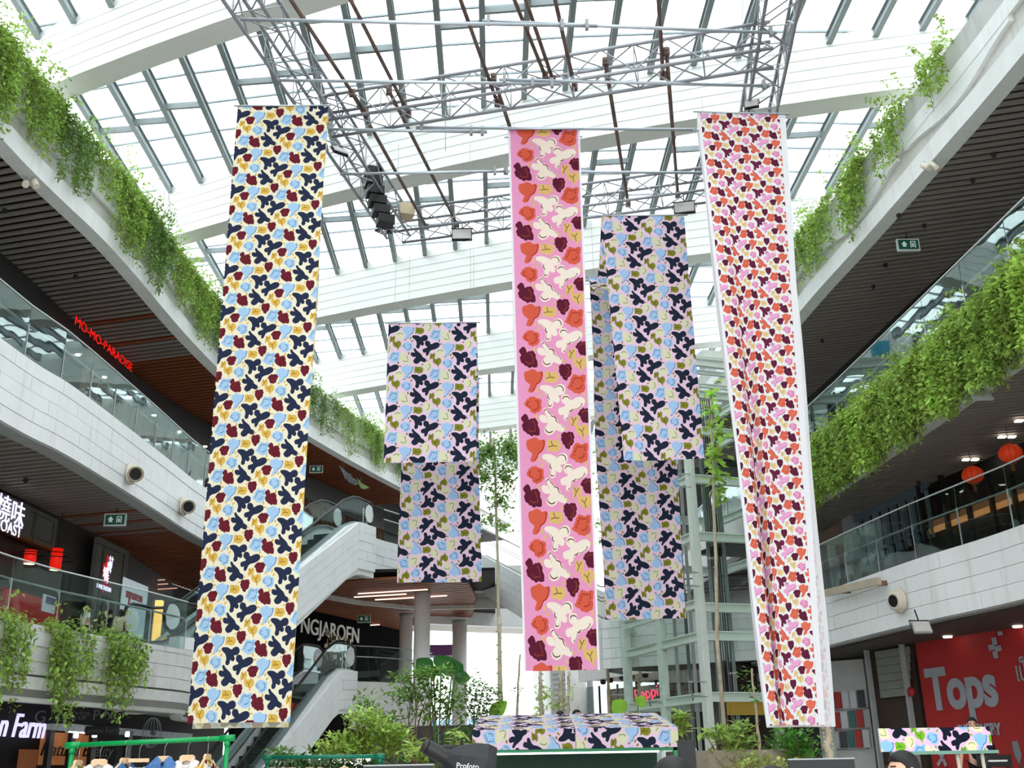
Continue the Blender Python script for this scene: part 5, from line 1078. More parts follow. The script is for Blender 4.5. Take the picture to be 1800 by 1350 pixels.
MB().lathe([(.26, -.02), (.26, .04), (.2, .06)], 24, (0, 0, 0), nr).build('flange', m_noz, o, True); MB().lathe([(.2, .03), (.19, .16), (.13, .2), (.1, .08)], 24, (0, 0, 0), Vector((-.9, -.45, -.1))).build('nose_ring', m_noz, o, True); MB().lathe([(.001, .12), (.125, .19)], 20, (0, 0, 0), Vector((-.9, -.45, -.1))).build('throat', m_black, o)
a, b = at_pl(1467, 1043, (7.45, 29), (8.3, 23.2))+Vector((-.25, 0, 0)), at_pl(1566, 1021, (8.0, 25.2), (8.6, 21.4))+Vector((-.25, 0, 0))
o = empty('fascia_bar', a, 'weathered beige bar fixed on brackets to the right white fascia', 'bar'); MB().bar((0, 0, 0), b-a, .1, .16).build('bar', mat('beige_bar', (176, 164, 146), .6, var=.1), o)
for t in (.35, .98): q = (b-a)*t; MB().box((q.x+.14, q.y, q.z-.04), (.3, .06, .1)).build('bracket', mat('rust_bracket', (110, 84, 64), .7), o)
# ================================================================== right galleries
R0, R1 = (10.0, 26.5), (11.2, 20.0); dR = Vector((1.2, -6.5, 0)).normalized(); nR = Vector((-dR.y, dR.x, 0))*-1
nR = Vector((dR.y, -dR.x, 0)); m_bg = mat('blue_grey_paint', (96, 108, 120), .5); m_door = mat('lattice_blue_grey', (104, 118, 130), .5); m_amber = mat('amber_room', (190, 128, 76), .6, emit=.16, var=.2, scale=2)
ld = empty('wall_right', tuple(at_pl(1580, 900, R0, R1)), 'blue grey lattice screen shop front on the right second storey', kind='structure')
wall_panel(ld, 'header', m_bg, R0, R1, 1506, 890, 1626, 800, 868, .1, .06)
for i in range(8):
    x0 = 1520+i*15.5; y0 = 935-i*6.6
    wall_panel(ld, 'door_leaf', glass('door_glass', (.5, .55, .56), refl=4.0), R0, R1, x0, y0, x0+12, y0-46-i*.5, y0+58, .03, .08)
    for (a, b) in ((x0-1.5, x0+1), (x0+11, x0+13.5)): wall_panel(ld, 'stile', m_door, R0, R1, a, y0, b, y0-46, y0+58, .07, .08)
    wall_panel(ld, 'rail', m_door, R0, R1, x0, y0, x0+12, y0-46, y0-42, .07, .08); wall_panel(ld, 'rail', m_door, R0, R1, x0, y0, x0+12, y0+44, y0+58, .07, .08)
    for yy in (-36, 36): wall_panel(ld, 'lattice_bar', m_door, R0, R1, x0, y0, x0+12, y0+yy, y0+yy+1.2, .05, .09)
    for xx in (2.5, 8.5): wall_panel(ld, 'lattice_bar', m_door, R0, R1, x0+xx, y0, x0+xx+.8, y0-44, y0+44, .05, .09)
wall_panel(ld, 'lit_interior', m_amber, R0, R1, 1626, 880, 1850, 850, 862, .04, .05); wall_panel(ld, 'lit_interior', mat('amber_dim', (110, 74, 50), .6, emit=.12), R0, R1, 1626, 870, 1850, 836, 850, .04, .04)
for i in range(6):
    x0 = 1626+i*42; wall_panel(ld, 'timber_post', m_shopdark, R0, R1, x0, 880, x0+7, 830, 960, .1, .1); wall_panel(ld, 'lattice_bar', m_shopdark, R0, R1, x0+7, 862, x0+42, 846, 848, .05, .1)
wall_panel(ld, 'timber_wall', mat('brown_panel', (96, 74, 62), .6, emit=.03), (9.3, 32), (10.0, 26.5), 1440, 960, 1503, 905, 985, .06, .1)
wall_panel(ld, 'pale_pier', m_grey, (9.3, 32), (10.0, 26.5), 1503, 960, 1516, 890, 985, .2, .1)
def round_lantern(label, px, py, Y):
    c = at_y(px, py, Y); o = empty('round_lantern', c, label, 'lantern', 'red silk lanterns'); g = MB(); r = .22; k = 16
    prof = [(r*math.sin(math.pi*i/12)*(1.0)+.0, -r*.85*math.cos(math.pi*i/12)) for i in range(13)]
    g.lathe(prof, 24); b_ = g.build('silk_body', mat('lantern_silk', (204, 58, 18), .6, emit=.06), o, True)
    for i in range(12):
        t = 2*math.pi*i/12; MB().tube([(r*1.01*math.sin(a)*math.cos(t), r*1.01*math.sin(a)*math.sin(t), r*.86*math.cos(a)) for a in np.linspace(.15, math.pi-.15, 9)], .004, 4, False).build('rib', mat('lantern_rib', (150, 24, 10), .6), o)
    MB().lathe([(.07, r*.82), (.07, r*.92)], 12).build('top_cap', m_brz, o); MB().lathe([(.07, -r*.95), (.07, -r*.82)], 12).build('bottom_cap', m_brz, o)
    MB().tube([(0, 0, r*.9), (0, 0, r*.9+.35)], .006, 4).build('cord', m_black, o)
    t_ = MB()
    for i in range(7): t_.tube([(.02*math.cos(i), .02*math.sin(i), -r*.95), (.03*math.cos(i), .03*math.sin(i), -r*.95-.14)], .006, 4)
    t_.build('tassel', mat('tassel_gold', (150, 96, 40), .7), o); return o
round_lantern('round red silk lantern at the right edge of the photo', 1776, 797, 19.3); round_lantern('round red silk lantern above the right lattice, second from the edge', 1710, 835, 21.2)
for px, py in ((1706, 808), (1770, 768), (1800, 740)):
    p = at_z(px, py, 7.75)
    for k in (-.1, .1): o = MB().box((k, 0, 0), (.14, .1, .03)).build('downlight', emitm('downlight', (255, 240, 220), 1.2), wr); o.location = p-Vector((0, 20, 0))
# right ground storey
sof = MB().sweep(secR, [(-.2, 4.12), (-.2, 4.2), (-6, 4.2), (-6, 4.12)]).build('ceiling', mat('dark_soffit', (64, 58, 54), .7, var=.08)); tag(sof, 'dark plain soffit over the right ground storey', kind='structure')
W0, W1 = (9.62, 24.6), (12.6, 16.3); dW = Vector((W1[0]-W0[0], W1[1]-W0[1], 0)).normalized(); nW = Vector((dW.y, -dW.x, 0)); wo = Vector((11, 20, 0))
tw = empty('wall_back', wo, 'red shop hoarding with large grey letters on the right ground storey', kind='structure')
MB().hexa([Vector((W0[0], W0[1], 0))-wo, Vector((W1[0], W1[1], 0))-wo, Vector((W1[0]+.2, W1[1]+.1, 0))-wo, Vector((W0[0]+.2, W0[1]+.1, 0))-wo], [Vector((W0[0], W0[1], 4.12))-wo, Vector((W1[0], W1[1], 4.12))-wo, Vector((W1[0]+.2, W1[1]+.1, 4.12))-wo, Vector((W0[0]+.2, W0[1]+.1, 4.12))-wo]).build('red_board', mat('hoarding_red', (164, 36, 36), .6, var=.04), tw)
m_tops = mat('hoarding_grey', (150, 154, 162), .6)
def ttext(body, px, py, size, pa, pb, **k):
    t = text_obj('lettering', body, m_tops, at_pl(px, py, W0, W1)+nW*.02, size, dW, parent=tw, depth=.01, **k); fit_text(t, (at_pl(*pb, W0, W1)-at_pl(*pa, W0, W1)).length*.99); return t
ttext('Tops', 1690, 1211, 1.2, (1628, 1210), (1752, 1205), bold=.045); ttext('DISCOVERY', 1722, 1284, .32, (1684, 1290), (1758, 1279), bold=.012)
ttext('เป็น', 1803, 1181, .55, (1788, 1183), (1818, 1179))
def stroke_mark(strokes, w=.11):
    for (a, b) in strokes:
        A_ = at_pl(*a, W0, W1)-wo+nW*.025; B2 = at_pl(*b, W0, W1)-wo+nW*.025; MB().bar(A_, B2, w, .02, up=nW).build('graphic_stroke', m_tops, tw)
stroke_mark([((1748, 1121), (1751, 1134)), ((1740, 1139), (1750, 1137)), ((1751, 1141), (1761, 1139)), ((1750, 1145), (1753, 1157)), ((1759, 1110), (1760, 1117))]); stroke_mark([((1650, 1320), (1658, 1331)), ((1662, 1318), (1657, 1331)), ((1657, 1334), (1650, 1345)), ((1659, 1334), (1665, 1346))], .07)
for px, py in ((1666, 1121), (1789, 1103)): o = MB().lathe([(.09, 0), (.1, .03)], 14).build('downlight', emitm('downlight', (255, 240, 220), 1.2), tw); o.location = at_z(px, py, 4.08)-wo
E0, E1 = (8.6, 27.6), (9.5, 24.7)
ew = empty('door_1', (9, 26, 0), 'grey roller shutter and dark doorway left of the red hoarding', kind='structure'); eo = Vector((9, 26, 0))
wall_panel(ew, 'backing', mat('dark_brown_recess', (58, 44, 36), .7), E0, E1, 1535, 1250, 1612, 1120, 1360, .05, -.1)
for i in range(6): wall_panel(ew, 'shutter_slat', mat('shutter_grey', (124, 126, 120), .6, streak=.2), E0, E1, 1545, 1180, 1600, 1136+i*14.5, 1149.6+i*14.5, .05, .0)
wall_panel(ew, 'door_jamb', m_grey, E0, E1, 1600, 1220, 1607, 1130, 1360, .12, .02); wall_panel(ew, 'door_jamb', m_grey, E0, E1, 1536, 1220, 1543, 1140, 1360, .12, .02)
o = MB().lathe([(.1, 0), (.11, .05), (.06, .1)], 14, (0, 0, 0), Vector((-.95, -.3, 0))).build('alarm_bell', mat('alarm_red', (150, 20, 30), .5), ew); o.location = at_pl(1615, 1216, E0, E1)-eo+Vector((-.15, 0, 0))
Q0, Q1 = (7.3, 29.4), (9.0, 28.2)
pw = empty('wall_front', (8, 29, 0), 'pale display wall with rows of small framed posters right of the white banner', kind='structure')
wall_panel(pw, 'display_wall', mat('display_white', (196, 196, 196), .6), Q0, Q1, 1440, 1260, 1531, 1158, 1352, .1, .0)
pcol = [(70, 110, 108), (206, 206, 210), (206, 206, 210), (178, 60, 56), (72, 72, 78), (200, 204, 212), (206, 206, 210), (60, 62, 70)]
k = 0
for r_, (yb, yt) in enumerate(((1246, 1214), (1281, 1249), (1316, 1284))):
    for c in range(7):
        x0 = 1453+c*13.5-(2-r_)*(-2.0); y_off = -c*1.2+4
        if x0 > 1522: continue
        wall_panel(pw, 'poster', mat('poster_%d' % (k % 8), pcol[(k*3+r_) % 8], .6), Q0, Q1, x0, (yb+yt)/2+y_off, x0+11.5, yt+y_off, yb+y_off, .05, .11); k += 1
    wall_panel(pw, 'ledge', m_grey, Q0, Q1, 1446, yb+4, 1530, yb-2, yb, .12, .1)
for px in (1498, 1522):                              # wall washers over the display wall
    p = at_pl(px, 1172, Q0, Q1); L_ = bpy.data.lights.new('wall_washer', 'SPOT'); L_.energy = 9; L_.spot_size = math.radians(42); L_.spot_blend = .4; L_.color = (1, .86, .76); L_.shadow_soft_size = .03
    lo = bpy.data.objects.new('wall_washer_light', L_); link(lo, pw); lo.location = p+Vector((-.22, -.32, .25))-Vector((8, 29, 0)); lo.rotation_euler = (math.radians(-14), 0, math.radians(0)); lo.rotation_euler = Vector((.1, .16, -1)).to_track_quat('-Z', 'Y').to_euler()
    MB().lathe([(.05, 0), (.06, .14)], 10).build('washer_can', m_header, pw).location = p+Vector((-.22, -.32, .27))-Vector((8, 29, 0))
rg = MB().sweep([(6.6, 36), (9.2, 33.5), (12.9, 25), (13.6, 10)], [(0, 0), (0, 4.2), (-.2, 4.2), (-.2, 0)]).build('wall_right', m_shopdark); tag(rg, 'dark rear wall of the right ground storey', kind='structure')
# ceiling mounted fittings
def twin_spot(label, px, py, z):
    p = at_z(px, py, z); o = empty('spot_light', p, label, 'lamp', 'twin spot lamps on the soffits')
    for dx, ax in ((-.08, (.3, -.6, -.7)), (.1, (.5, -.3, -.9))):
        h = MB().lathe([(.06, -.08), (.07, .14), (.06, .14)], 14, (dx, 0, -.12), ax).build('lamp_can', m_noz, o, True); MB().lathe([(.001, .12), (.055, .135)], 12, (dx, 0, -.12), ax).build('lens', emitm('downlight', (255, 240, 220), 1.2), o); MB().tube([(dx, 0, 0), (dx, 0, -.12)], .01, 5).build('stem', m_grey, o)
    return o
twin_spot('twin cream spot lamps under the left roof soffit', 54, 312, 12.98); twin_spot('twin cream spot lamps under the right roof soffit', 1631, 283, 12.98)
def flood(label, px, py, z, s=.3, rx=-.5, rz=0, up=.2, dark=False):
    p = at_z(px, py, z); o = empty('flood_light', p, label, 'lamp', 'flood lights'); o.rotation_euler = (rx, 0, rz)
    hs = MB().box((0, 0, 0), (s, .05, s*.72)).build('housing', m_black if dark else m_grey, o); MB().box((0, -.03, 0), (s*.9, .012, s*.62)).build('lens', mat('flood_lens', (176, 172, 168), .3), hs)
    b_ = MB(); b_.tube([(-s*.55, 0, 0), (-s*.55, .02, s*.5), (s*.55, .02, s*.5), (s*.55, 0, 0)], .012, 5); b_.tube([(0, .02, s*.5), (0, .02, s*.5+up)], .014, 5); b_.build('yoke', m_black, o); return o
flood('white flood light under the right third storey soffit', 1725, 694, 7.5, .34, up=.12); flood('white flood light under the right ground storey soffit', 1620, 1103, 3.95, .34, up=.25)
flood('dark flood light hung on the left truss just right of the cream banner', 597, 266, 12.0, .28, -.6, .6, dark=True); flood('flood light on the far truss corner left of the pink banner', 812, 413, 11.85, .42, -.3, 0, dark=True); flood('dark flood light on the right truss above the coral banner top', 1321, 184, 12.0, .24, -.3, -.3, dark=True); flood('flood light at the far right truss corner above the longer lilac banner', 1203, 366, 11.9, .42, -.3, -.2, dark=True)
sp = empty('line_speaker', tuple(at_z(664, 340, 12.1)), 'black curved loudspeaker column hung inside the left truss', 'speaker')
for i in range(6): MB().box((.04*i*i*.25-.1, .02*i, .45-.2*i), (.32, .3, .17), .3).build('speaker_box', m_black, sp)
o = MB().box((0, 0, 0), (.3, .3, .25), .3).build('crate', mat('crate_tan', (196, 180, 150), .6)); o.location = at_z(714, 372, 12.35); tag(o, 'small beige box resting on the far left truss corner', 'box')
cb = empty('cable_bundle', tuple(at_z(672, 405, 12.2)), 'coiled black cables at the far left truss corner', 'cable')
for i in range(5): MB().tube([(.16*math.cos(t)+.03*i, .16*math.sin(t)*.6, .04*math.sin(3*t+i)) for t in np.linspace(0, 2*math.pi, 20)], .012, 4, False).build('coil', m_black, cb)
# sprinkler heads and cameras on the soffits
for i, (px, py, z) in enumerate(((8, 371, 13), (240, 690, 13), (133, 487, 13), (45, 845, 7.6), (195, 672, 13), (1625, 398, 13), (1747, 273, 13), (1710, 318, 13), (1557, 467, 13), (1535, 505, 13), (1580, 380, 13), (1445, 600, 13), (1615, 850, 7.8), (1560, 790, 7.8))):
    p = at_z(px, py, z-.05); o = MB().lathe([(.05, .05), (.05, -.02), (.02, -.05)], 10).build('sprinkler_head', m_header, bpy.data.objects['ceiling.001' if (z == 13 and px < 900) else 'ceiling.002' if px < 900 else 'ceiling.003' if z == 13 else 'ceiling.004']); o.location = p-Vector(o.parent.location)
# far outdoor buildings
ob = empty('far_building', (-1.5, 72, 0), 'far white building with blue glass seen beyond the columns', 'building')
MB().box((2, 2, 2.5), (11, 4, 5)).build('block', m_white, ob)
for i in range(6): MB().box((-3+i*1.6, -.05, 3.8), (1.4, .1, 1.6)).build('window', mat('blue_window', (140, 176, 200), .2), ob)
ob = empty('far_building', (3.9, 56, 0), 'grey louvred end wall beneath the pink banner', 'building')
MB().box((0, 1, 3.3), (2.2, 1.5, 6.6)).build('block', m_grey, ob)
for i in range(22): MB().box((0, .2, .9+i*.25), (2.0, .12, .1)).build('louvre', mat('louvre_grey', (140, 142, 146), .5), ob)
MB().box((-1.55, 1.2, 3.3), (.9, 1.5, 6.6)).build('white_flank', m_white, ob)
awn = MB().box((0, 0, 0), (2.2, 1.2, .5)).build('awning', mat('awning_purple', (84, 40, 84), .6)); awn.location = at_y(775, 1145, 52); tag(awn, 'small purple awning edge right of the thick column', 'awning')
# ================================================================== clothes rails
m_gp = mat('green_pipe', (0, 140, 70), .35, var=.04); m_gp2 = mat('dark_green_pipe', (0, 112, 84), .35, var=.04)
m_wood = mat('hanger_wood', (222, 186, 146), .5, var=.08, scale=12); m_denim = mat('denim', (70, 108, 158), .85, var=.22, scale=30, bump=.2); m_cotton = mat('white_cotton', (226, 224, 216), .9, var=.03, bump=.1)
m_floral = fabric('garment_floral', 'cream', .4, .42, transl=.1); m_fl2 = fabric('garment_lilac', 'lilac', .4, .42, transl=.1)
def clothes_rail(label, a, b, r, m):
    a = Vector(a); b = Vector(b); d = (b-a).normalized(); o = empty('clothes_rail', (a.x, a.y, 0), label, 'clothes rail'); A = Vector((0, 0, a.z)); B_ = Vector((b.x-a.x, b.y-a.y, b.z))
    MB().tube([A-d*.06, B_+d*.06], r, 14).build('top_rail', m, o, True)
    for p in (A, B_):
        up_ = MB().tube([(p.x, p.y, p.z), (p.x, p.y, .08)], r, 12).build('upright', m, o, True); MB().tube([p-d*.07, p+d*.07], r*1.35, 14).build('tee_fitting', m, up_, True)
        MB().tube([(p.x, p.y-.3, .05), (p.x, p.y+.3, .05)], r, 10).build('foot', m, o, True); MB().tube([(p.x, p.y, p.z-r*1.2), (p.x, p.y, p.z-r*3)], r*1.3, 12).build('collar', m, up_, True)
    return o
RA, RB = at_y(128, 1310, 11), at_y(400, 1297.5, 11.0)
clothes_rail('bright green pipe clothes rail at the lower left of the photo', RA, RB, .024, m_gp)
def hanger(label, p, rz, w=.40, clip=False, group=None):
    o = empty('clothes_hanger', p, label, 'hanger', group or 'wooden hangers on the near rail', rz=rz)
    MB().tube([(.028*math.cos(t), 0, .02*0+.028*math.sin(t)) for t in np.linspace(math.radians(200), math.radians(-60), 12)]+[(0.0, 0, -.05), (0, 0, -.15)], .0028, 6).build('hook', m_steel, o, True)
    if clip:
        MB().box((0, 0, -.165), (.2, .018, .035)).build('bar', m_wood, o); g = MB(); g.tube([(-.085, 0, -.18), (-.085, 0, -.24)], .003, 5); g.tube([(.085, 0, -.18), (.085, 0, -.24)], .003, 5); g.tube([(-.085, 0, -.235), (.085, 0, -.235)], .003, 5); g.build('clip_wire', m_steel, o)
        for s in (-1, 1): MB().box((s*.07, -.005, -.25), (.03, .02, .05)).build('clip', m_steel, o)
    else:
        h = w/2; up = [(-h, -.215), (-h*.7, -.175), (-h*.4, -.135), (-.075, -.1), (-.05, -.085), (.05, -.085), (.075, -.1), (h*.4, -.135), (h*.7, -.175), (h, -.215)]
        lo = [(h*.97, -.235), (h*.7, -.205), (h*.4, -.175), (h*.2, -.15), (0, -.135), (-h*.2, -.15), (-h*.4, -.175), (-h*.7, -.205), (-h*.97, -.235)]
        MB().prism([(x, -.011, z-.05) for x, z in up+lo], (0, .022, 0)).build('shoulder_bar', m_wood, o)
    return o
def garment(name, label, p, rz, m, cat, kind='tee', w=.40, ln=.75, group=None):
    o = empty(name, p, label, cat, group, rz=rz); h = w/2+.01
    if kind == 'skirt':
        f = lambda u, s: ((u/w-.5)*(w*(.55+.5*min(1, s/ln))), .03*math.sin(u*60)*min(1, s*4), -.2-s)
        cloth('body', m, f, list(np.linspace(0, w, 25)), list(np.linspace(0, ln, 12)), o); b_ = MB(); b_.tube([((t-.5)*w*.56, -.012, -.205+.01*math.sin(t*9)) for t in np.linspace(0, 1, 9)], .012, 6); b_.build('waistband', m, o, True); return o
    def shape(side):
        def f(u, s):
            x = (u/w-.5)*2; z = -.1-abs(x)**1.2*.115; neck = max(0, 1-(x/.36)**2)*(.085 if side < 0 else .03)
            t = s/ln; z0 = z-neck+.006; xx = x*h*(1+.08*t); return (xx, side*(.02+.045*(1-abs(x)**3)*min(1, t*3+.15)), z0-(s if True else 0)*(1))
        return f
    for sd, nm in ((-1, 'front'), (1, 'back')): cloth(nm, m, shape(sd), list(np.linspace(0, w, 21)), list(np.linspace(0, ln, 12)), o)
    if kind in ('tee', 'jacket'):
        for s in (-1, 1):
            MB().tube([(s*h*.92, 0, -.23), (s*(h+.07), 0, -.33), (s*(h+.1), 0, -.46 if kind == 'tee' else -.75)], [.05, .075, .07], 10).build('sleeve', m, o, True)
        if kind == 'tee': MB().tube([(.16*w*2*.36*math.cos(t)*1.25, -.045*math.sin(t)*.9-.005, -.115-.085*max(0, math.sin(t))) for t in np.linspace(0, 2*math.pi, 20)], .007, 5, False).build('neck_band', m, o, True)
    if kind == 'jacket':
        for s in (-1, 1): MB().prism([(s*.01, -.06, -.21), (s*.02, -.055, -.12), (s*.06, -.03, -.085), (s*.13, -.05, -.16), (s*.1, -.07, -.22)], (0, -.012, 0)).build('collar', m, o)
        pk = MB().box((0, -.075, -.5), (.03, .012, .55)).build('button_placket', m, o)
        for k in range(4): MB().lathe([(.008, 0), (.008, .006)], 8, (0, -.084, -.27-k*.1), (0, -1, 0)).build('button', m_steel, pk)
        MB().box((.1, -.075, -.36), (.09, .01, .1)).build('chest_pocket', m, o)
    if kind == 'strap':
        for s in (-1, 1): MB().tube([(s*h*.55, -.02, -.16), (s*h*.5, -.05, -.4)], .008, 5).build('strap', m, o)
    return o
def on_rail(px): t = (px-128)/(400-128); return RA.lerp(RB, t)-Vector((0, 0, .004))
near = [(141, 1.45, 'tee', m_fl2, 'floral_top', 'navy and lilac floral garment edge on at the left end of the near rail', 'shirt', 'wooden hanger edge on at the left end of the near rail'),
        (178, .05, 'strap', m_cotton, 'strap_top', 'cream strappy top second from the left on the near rail', 'top', 'wooden hanger facing front, second from the left on the near rail'),
        (223, 1.3, 'tee', m_denim, 'denim_shirt', 'denim shirt edge on beside the clip hanger on the near rail', 'shirt', 'wooden hanger edge on beside the clip hanger'),
        (247, .0, 'skirt', m_denim, 'denim_skirt', 'denim skirt held by the clip hanger on the near rail', 'skirt', 'clip hanger with a wooden bar on the near rail'),
        (291, .1, 'jacket', m_denim, 'denim_jacket', 'blue denim jacket with collar in the middle of the near rail', 'jacket', 'wooden hanger inside the denim jacket'),
        (332, -.1, 'tee', m_cotton, 'white_tee', 'white printed T-shirt on the near rail right of the denim jacket', 'T-shirt', 'wooden hanger inside the white T-shirt'),
        (367, 1.45, 'tee', m_floral, 'floral_top', 'navy and cream floral garment edge on at the right end of the near rail', 'shirt', 'wooden hanger edge on at the right end of the near rail')]
for px, rz, kd, m, nm, lb, ct, hl in near:
    p = on_rail(px); hanger(hl, p, rz, clip=(kd == 'skirt')); garment(nm, lb, p-Vector((0, 0, .05)), rz, m, ct, kd, group='garments on the near rail')
tee = bpy.data.objects['white_tee']
for (x, z, c) in ((.09, -.33, (220, 180, 70)), (-.1, -.32, (90, 84, 80)), (.0, -.27, (120, 130, 150)), (.1, -.38, (150, 170, 90))): MB().lathe([(.012, 0), (.012, .004)], 8, (x, -.068, z), (0, -1, 0)).build('printed_motif', mat('tee_print_%d' % c[0], c, .8), tee)
SA, SB = at_y(470, 1331.5, 17), at_y(668, 1329.5, 17)
clothes_rail('dark green pipe clothes rail in front of the shrubs', SA, SB, .03, m_gp2)
for i, (px, rz, kd, m, nm, lb, ct) in enumerate(((478, .1, 'strap', m_cotton, 'strap_top', 'pale top at the left end of the far rail', 'top'), (500, .9, 'tee', m_floral, 'floral_top', 'floral garment second from the left on the far rail', 'shirt'), (514, .3, 'strap', mat('yellow_cotton', (232, 196, 60), .9), 'yellow_top', 'bright yellow top on the far rail', 'top'), (545, .5, 'tee', m_fl2, 'floral_top', 'lilac floral garment in the middle of the far rail', 'shirt'), (564, 1.2, 'tee', m_denim, 'denim_shirt', 'denim garment in the middle of the far rail', 'shirt'), (606, .1, 'tee', m_cotton, 'white_tee', 'white T-shirt right of the middle of the far rail', 'T-shirt'), (648, -.1, 'tee', mat('blush_cotton', (224, 190, 200), .9), 'pink_tee', 'pale pink T-shirt at the right end of the far rail', 'T-shirt'))):
    t = (px-470)/(668-470); p = SA.lerp(SB, t)-Vector((0, 0, .01)); hanger('wooden hanger of the far rail, %s from the left' % ORD[i], p, rz, group='wooden hangers on the far rail'); garment(nm, lb, p-Vector((0, 0, .05)), rz, m, ct, kd, group='garments on the far rail')
# ================================================================== kiosk with printed canopy
KY = 17.0
kl, kr_ = at_y(830, 1300, KY).x, at_y(1193, 1298, KY).x; kw = kr_-kl; ez = at_y(1010, 1281, KY).z; bz = at_y(1010, 1316, KY).z; rzz = at_y(1010, 1255, KY+1.5).z
ki = empty('market_kiosk', (kl, KY, 0), 'green framed market kiosk under a floral printed canopy', 'kiosk')
m_can = fabric('canopy_print', 'lilac', .74, .77, off=(60, 160), transl=.2); m_can2 = fabric('canopy_print_right', 'lilac', .74, .77, off=(300, 430), transl=.2, up=-1)
for i, (u0, u1, mm) in enumerate(((0, kw*.5, m_can), (kw*.5, kw, m_can2))):
    us = list(np.linspace(u0+.004, u1-.004, 9))
    cloth('roof_cloth', mm, lambda u, s: (u+(.12 if True else 0)*(s/1.6)*(1-2*u/kw), s*.95, ez+(rzz-ez)*s/1.6), us, list(np.linspace(0, 1.6, 6)), ki)
    cloth('valance', mm, lambda u, s: (u, -.005+.008*math.sin(u*6), ez+s), us, list(np.linspace(bz-ez, 0, 5)), ki)
for x in (0, kw): cloth('side_valance', m_can, lambda u, s, x=x: (x, u, ez+s), list(np.linspace(0, 1.5, 6)), list(np.linspace(bz-ez, 0, 4)), ki)
mb = MB()
cloth('rear_roof_cloth', m_can, lambda u, s: (u, 1.52+s*.9, rzz-(rzz-ez)*s/1.6), list(np.linspace(.1, kw-.1, 9)), list(np.linspace(0, 1.6, 4)), ki)
m_kg = mat('kiosk_green', (0, 120, 74), .4); m_kd = mat('kiosk_dark_green', (6, 62, 44), .5)
for x in (.05, kw-.05):
    for y in (.06, 2.4): MB().box((x, y, (ez-.02)/2), (.08, .08, ez-.02)).build('post', m_kg, ki)
MB().box((kw/2, .05, bz-.02), (kw, .06, .05)).build('front_rail', m_kg, ki); MB().box((kw/2, 2.2, 1.0), (kw-.1, .05, 2.0)).build('back_panel', m_kd, ki)
MB().box((kw/2, .3, bz+.02), (kw-.2, .05, .04)).build('lamp_batten', m_kd, ki); MB().tube([(.15, .1, bz-.05), (kw-.3, .1, bz-.05)], .022, 8).build('tube_lamp', emitm('kiosk_tube', (255, 248, 240), .7), ki, True)
MB().box((kw/2, .7, .45), (kw-.3, .9, .9)).build('counter', m_kg, ki)
spk = empty('loudspeaker', (at_y(1207, 1325, 15).x, 15, 0), 'tall black loudspeaker at the right end of the kiosk', 'speaker'); zt = at_y(1207, 1301, 15).z
mb = MB(); mb.box((0, 0, zt-.3), (.2, .25, .6)); mb.build('cabinet', m_black, spk); MB().tube([(0, 0, zt-.6), (0, 0, .1)], .02, 8).build('pole', m_black, spk)
for k in range(3): MB().tube([(0, 0, .5), (.4*math.cos(k*2.1), .4*math.sin(k*2.1), .02)], .015, 6).build('leg', m_black, spk)
# header sign on poles
HY = 14.0; hl, hr2 = at_y(1546, 1300, HY).x, at_y(1741, 1297, HY).x; hz0, hz1 = at_y(1645, 1320, HY).z, at_y(1645, 1279, HY).z
hd = empty('header_sign', (hl, HY, 0), 'floral printed header board on cream poles in front of the red hoarding', 'sign'); hw = hr2-hl
m_sign = fabric('sign_print', 'sign', .60, .62, off=(420, 330), transl=0, up=-1)
cloth('printed_face', m_sign, lambda u, s: (u, -.022, hz0+s), list(np.linspace(0, hw, 5)), list(np.linspace(0, hz1-hz0, 3)), hd)
MB().box((hw/2, 0, (hz0+hz1)/2), (hw, .04, hz1-hz0)).build('board', m_white, hd); MB().box((hw/2+.1, .03, hz0-.02), (hw*.95, .12, .04)).build('green_rail', mat('sage_rail', (110, 150, 134), .5), hd)
for x in (.42, .98, hw-.12): MB().tube([(x, .05, hz0), (x+.02, .05, 0)], .022, 10).build('pole', mat('cream_pole', (216, 208, 186), .5), hd, True)
# black screens in front
def screen(label, px0, px1, py, Y):
    a = at_y(px0, py, Y); b = at_y(px1, py, Y); w = b.x-a.x; o = empty('display_screen', (a.x, Y, 0), label, 'screen'); MB().box((w/2, 0, a.z-w*.3), (w, .03, w*.6)).build('panel', m_black, o)
    MB().box((w/2, -.001, a.z-.003), (w+.004, .034, .008)).build('edge_trim', m_grey, o); MB().tube([(w/2, .03, a.z-w*.5), (w/2, .03, .05)], .02, 8).build('stand_pole', m_black, o); MB().box((w/2, .03, .03), (w*.6, .3, .05)).build('stand_base', m_black, o); return o
screen('black screen top edge at the bottom left of the kiosk', 640, 762, 1345, 6.5); screen('black screen at the bottom below the dense green shrub', 1385, 1500, 1334, 6.5)
# studio lamp with a black softbox
LY = 8.0; c = at_y(800, 1345, LY); sl_ = empty('studio_lamp', (c.x, LY, 0), 'black studio lamp with a folded softbox at the left end of the kiosk', 'lamp')
m_soft = mat('softbox_black', (26, 27, 30), .6, bump=.1); g = MB(); n = 8
ax = Vector((.62, .25, -.35)).normalized(); side = ax.cross(Vector((0, 0, 1))).normalized(); upv = side.cross(ax)
base = at_y(790, 1336, LY)-Vector(sl_.location)
for i, (r_, h) in enumerate(((.05, -.04), (.13, .03), (.2, .11), (.235, .19), (.24, .24), (.24, .26))):
    for k in range(n):
        t = 2*math.pi*(k+.5)/n; g.v.append(tuple(base+ax*h+(side*math.cos(t)+upv*math.sin(t))*r_))
for i in range(5):
    for k in range(n): a = i*n+k; b = i*n+(k+1) % n; g.f.append((a, b, b+n, a+n))
g.f.append(tuple(5*n+k for k in range(n))); g.build('softbox', m_soft, sl_)
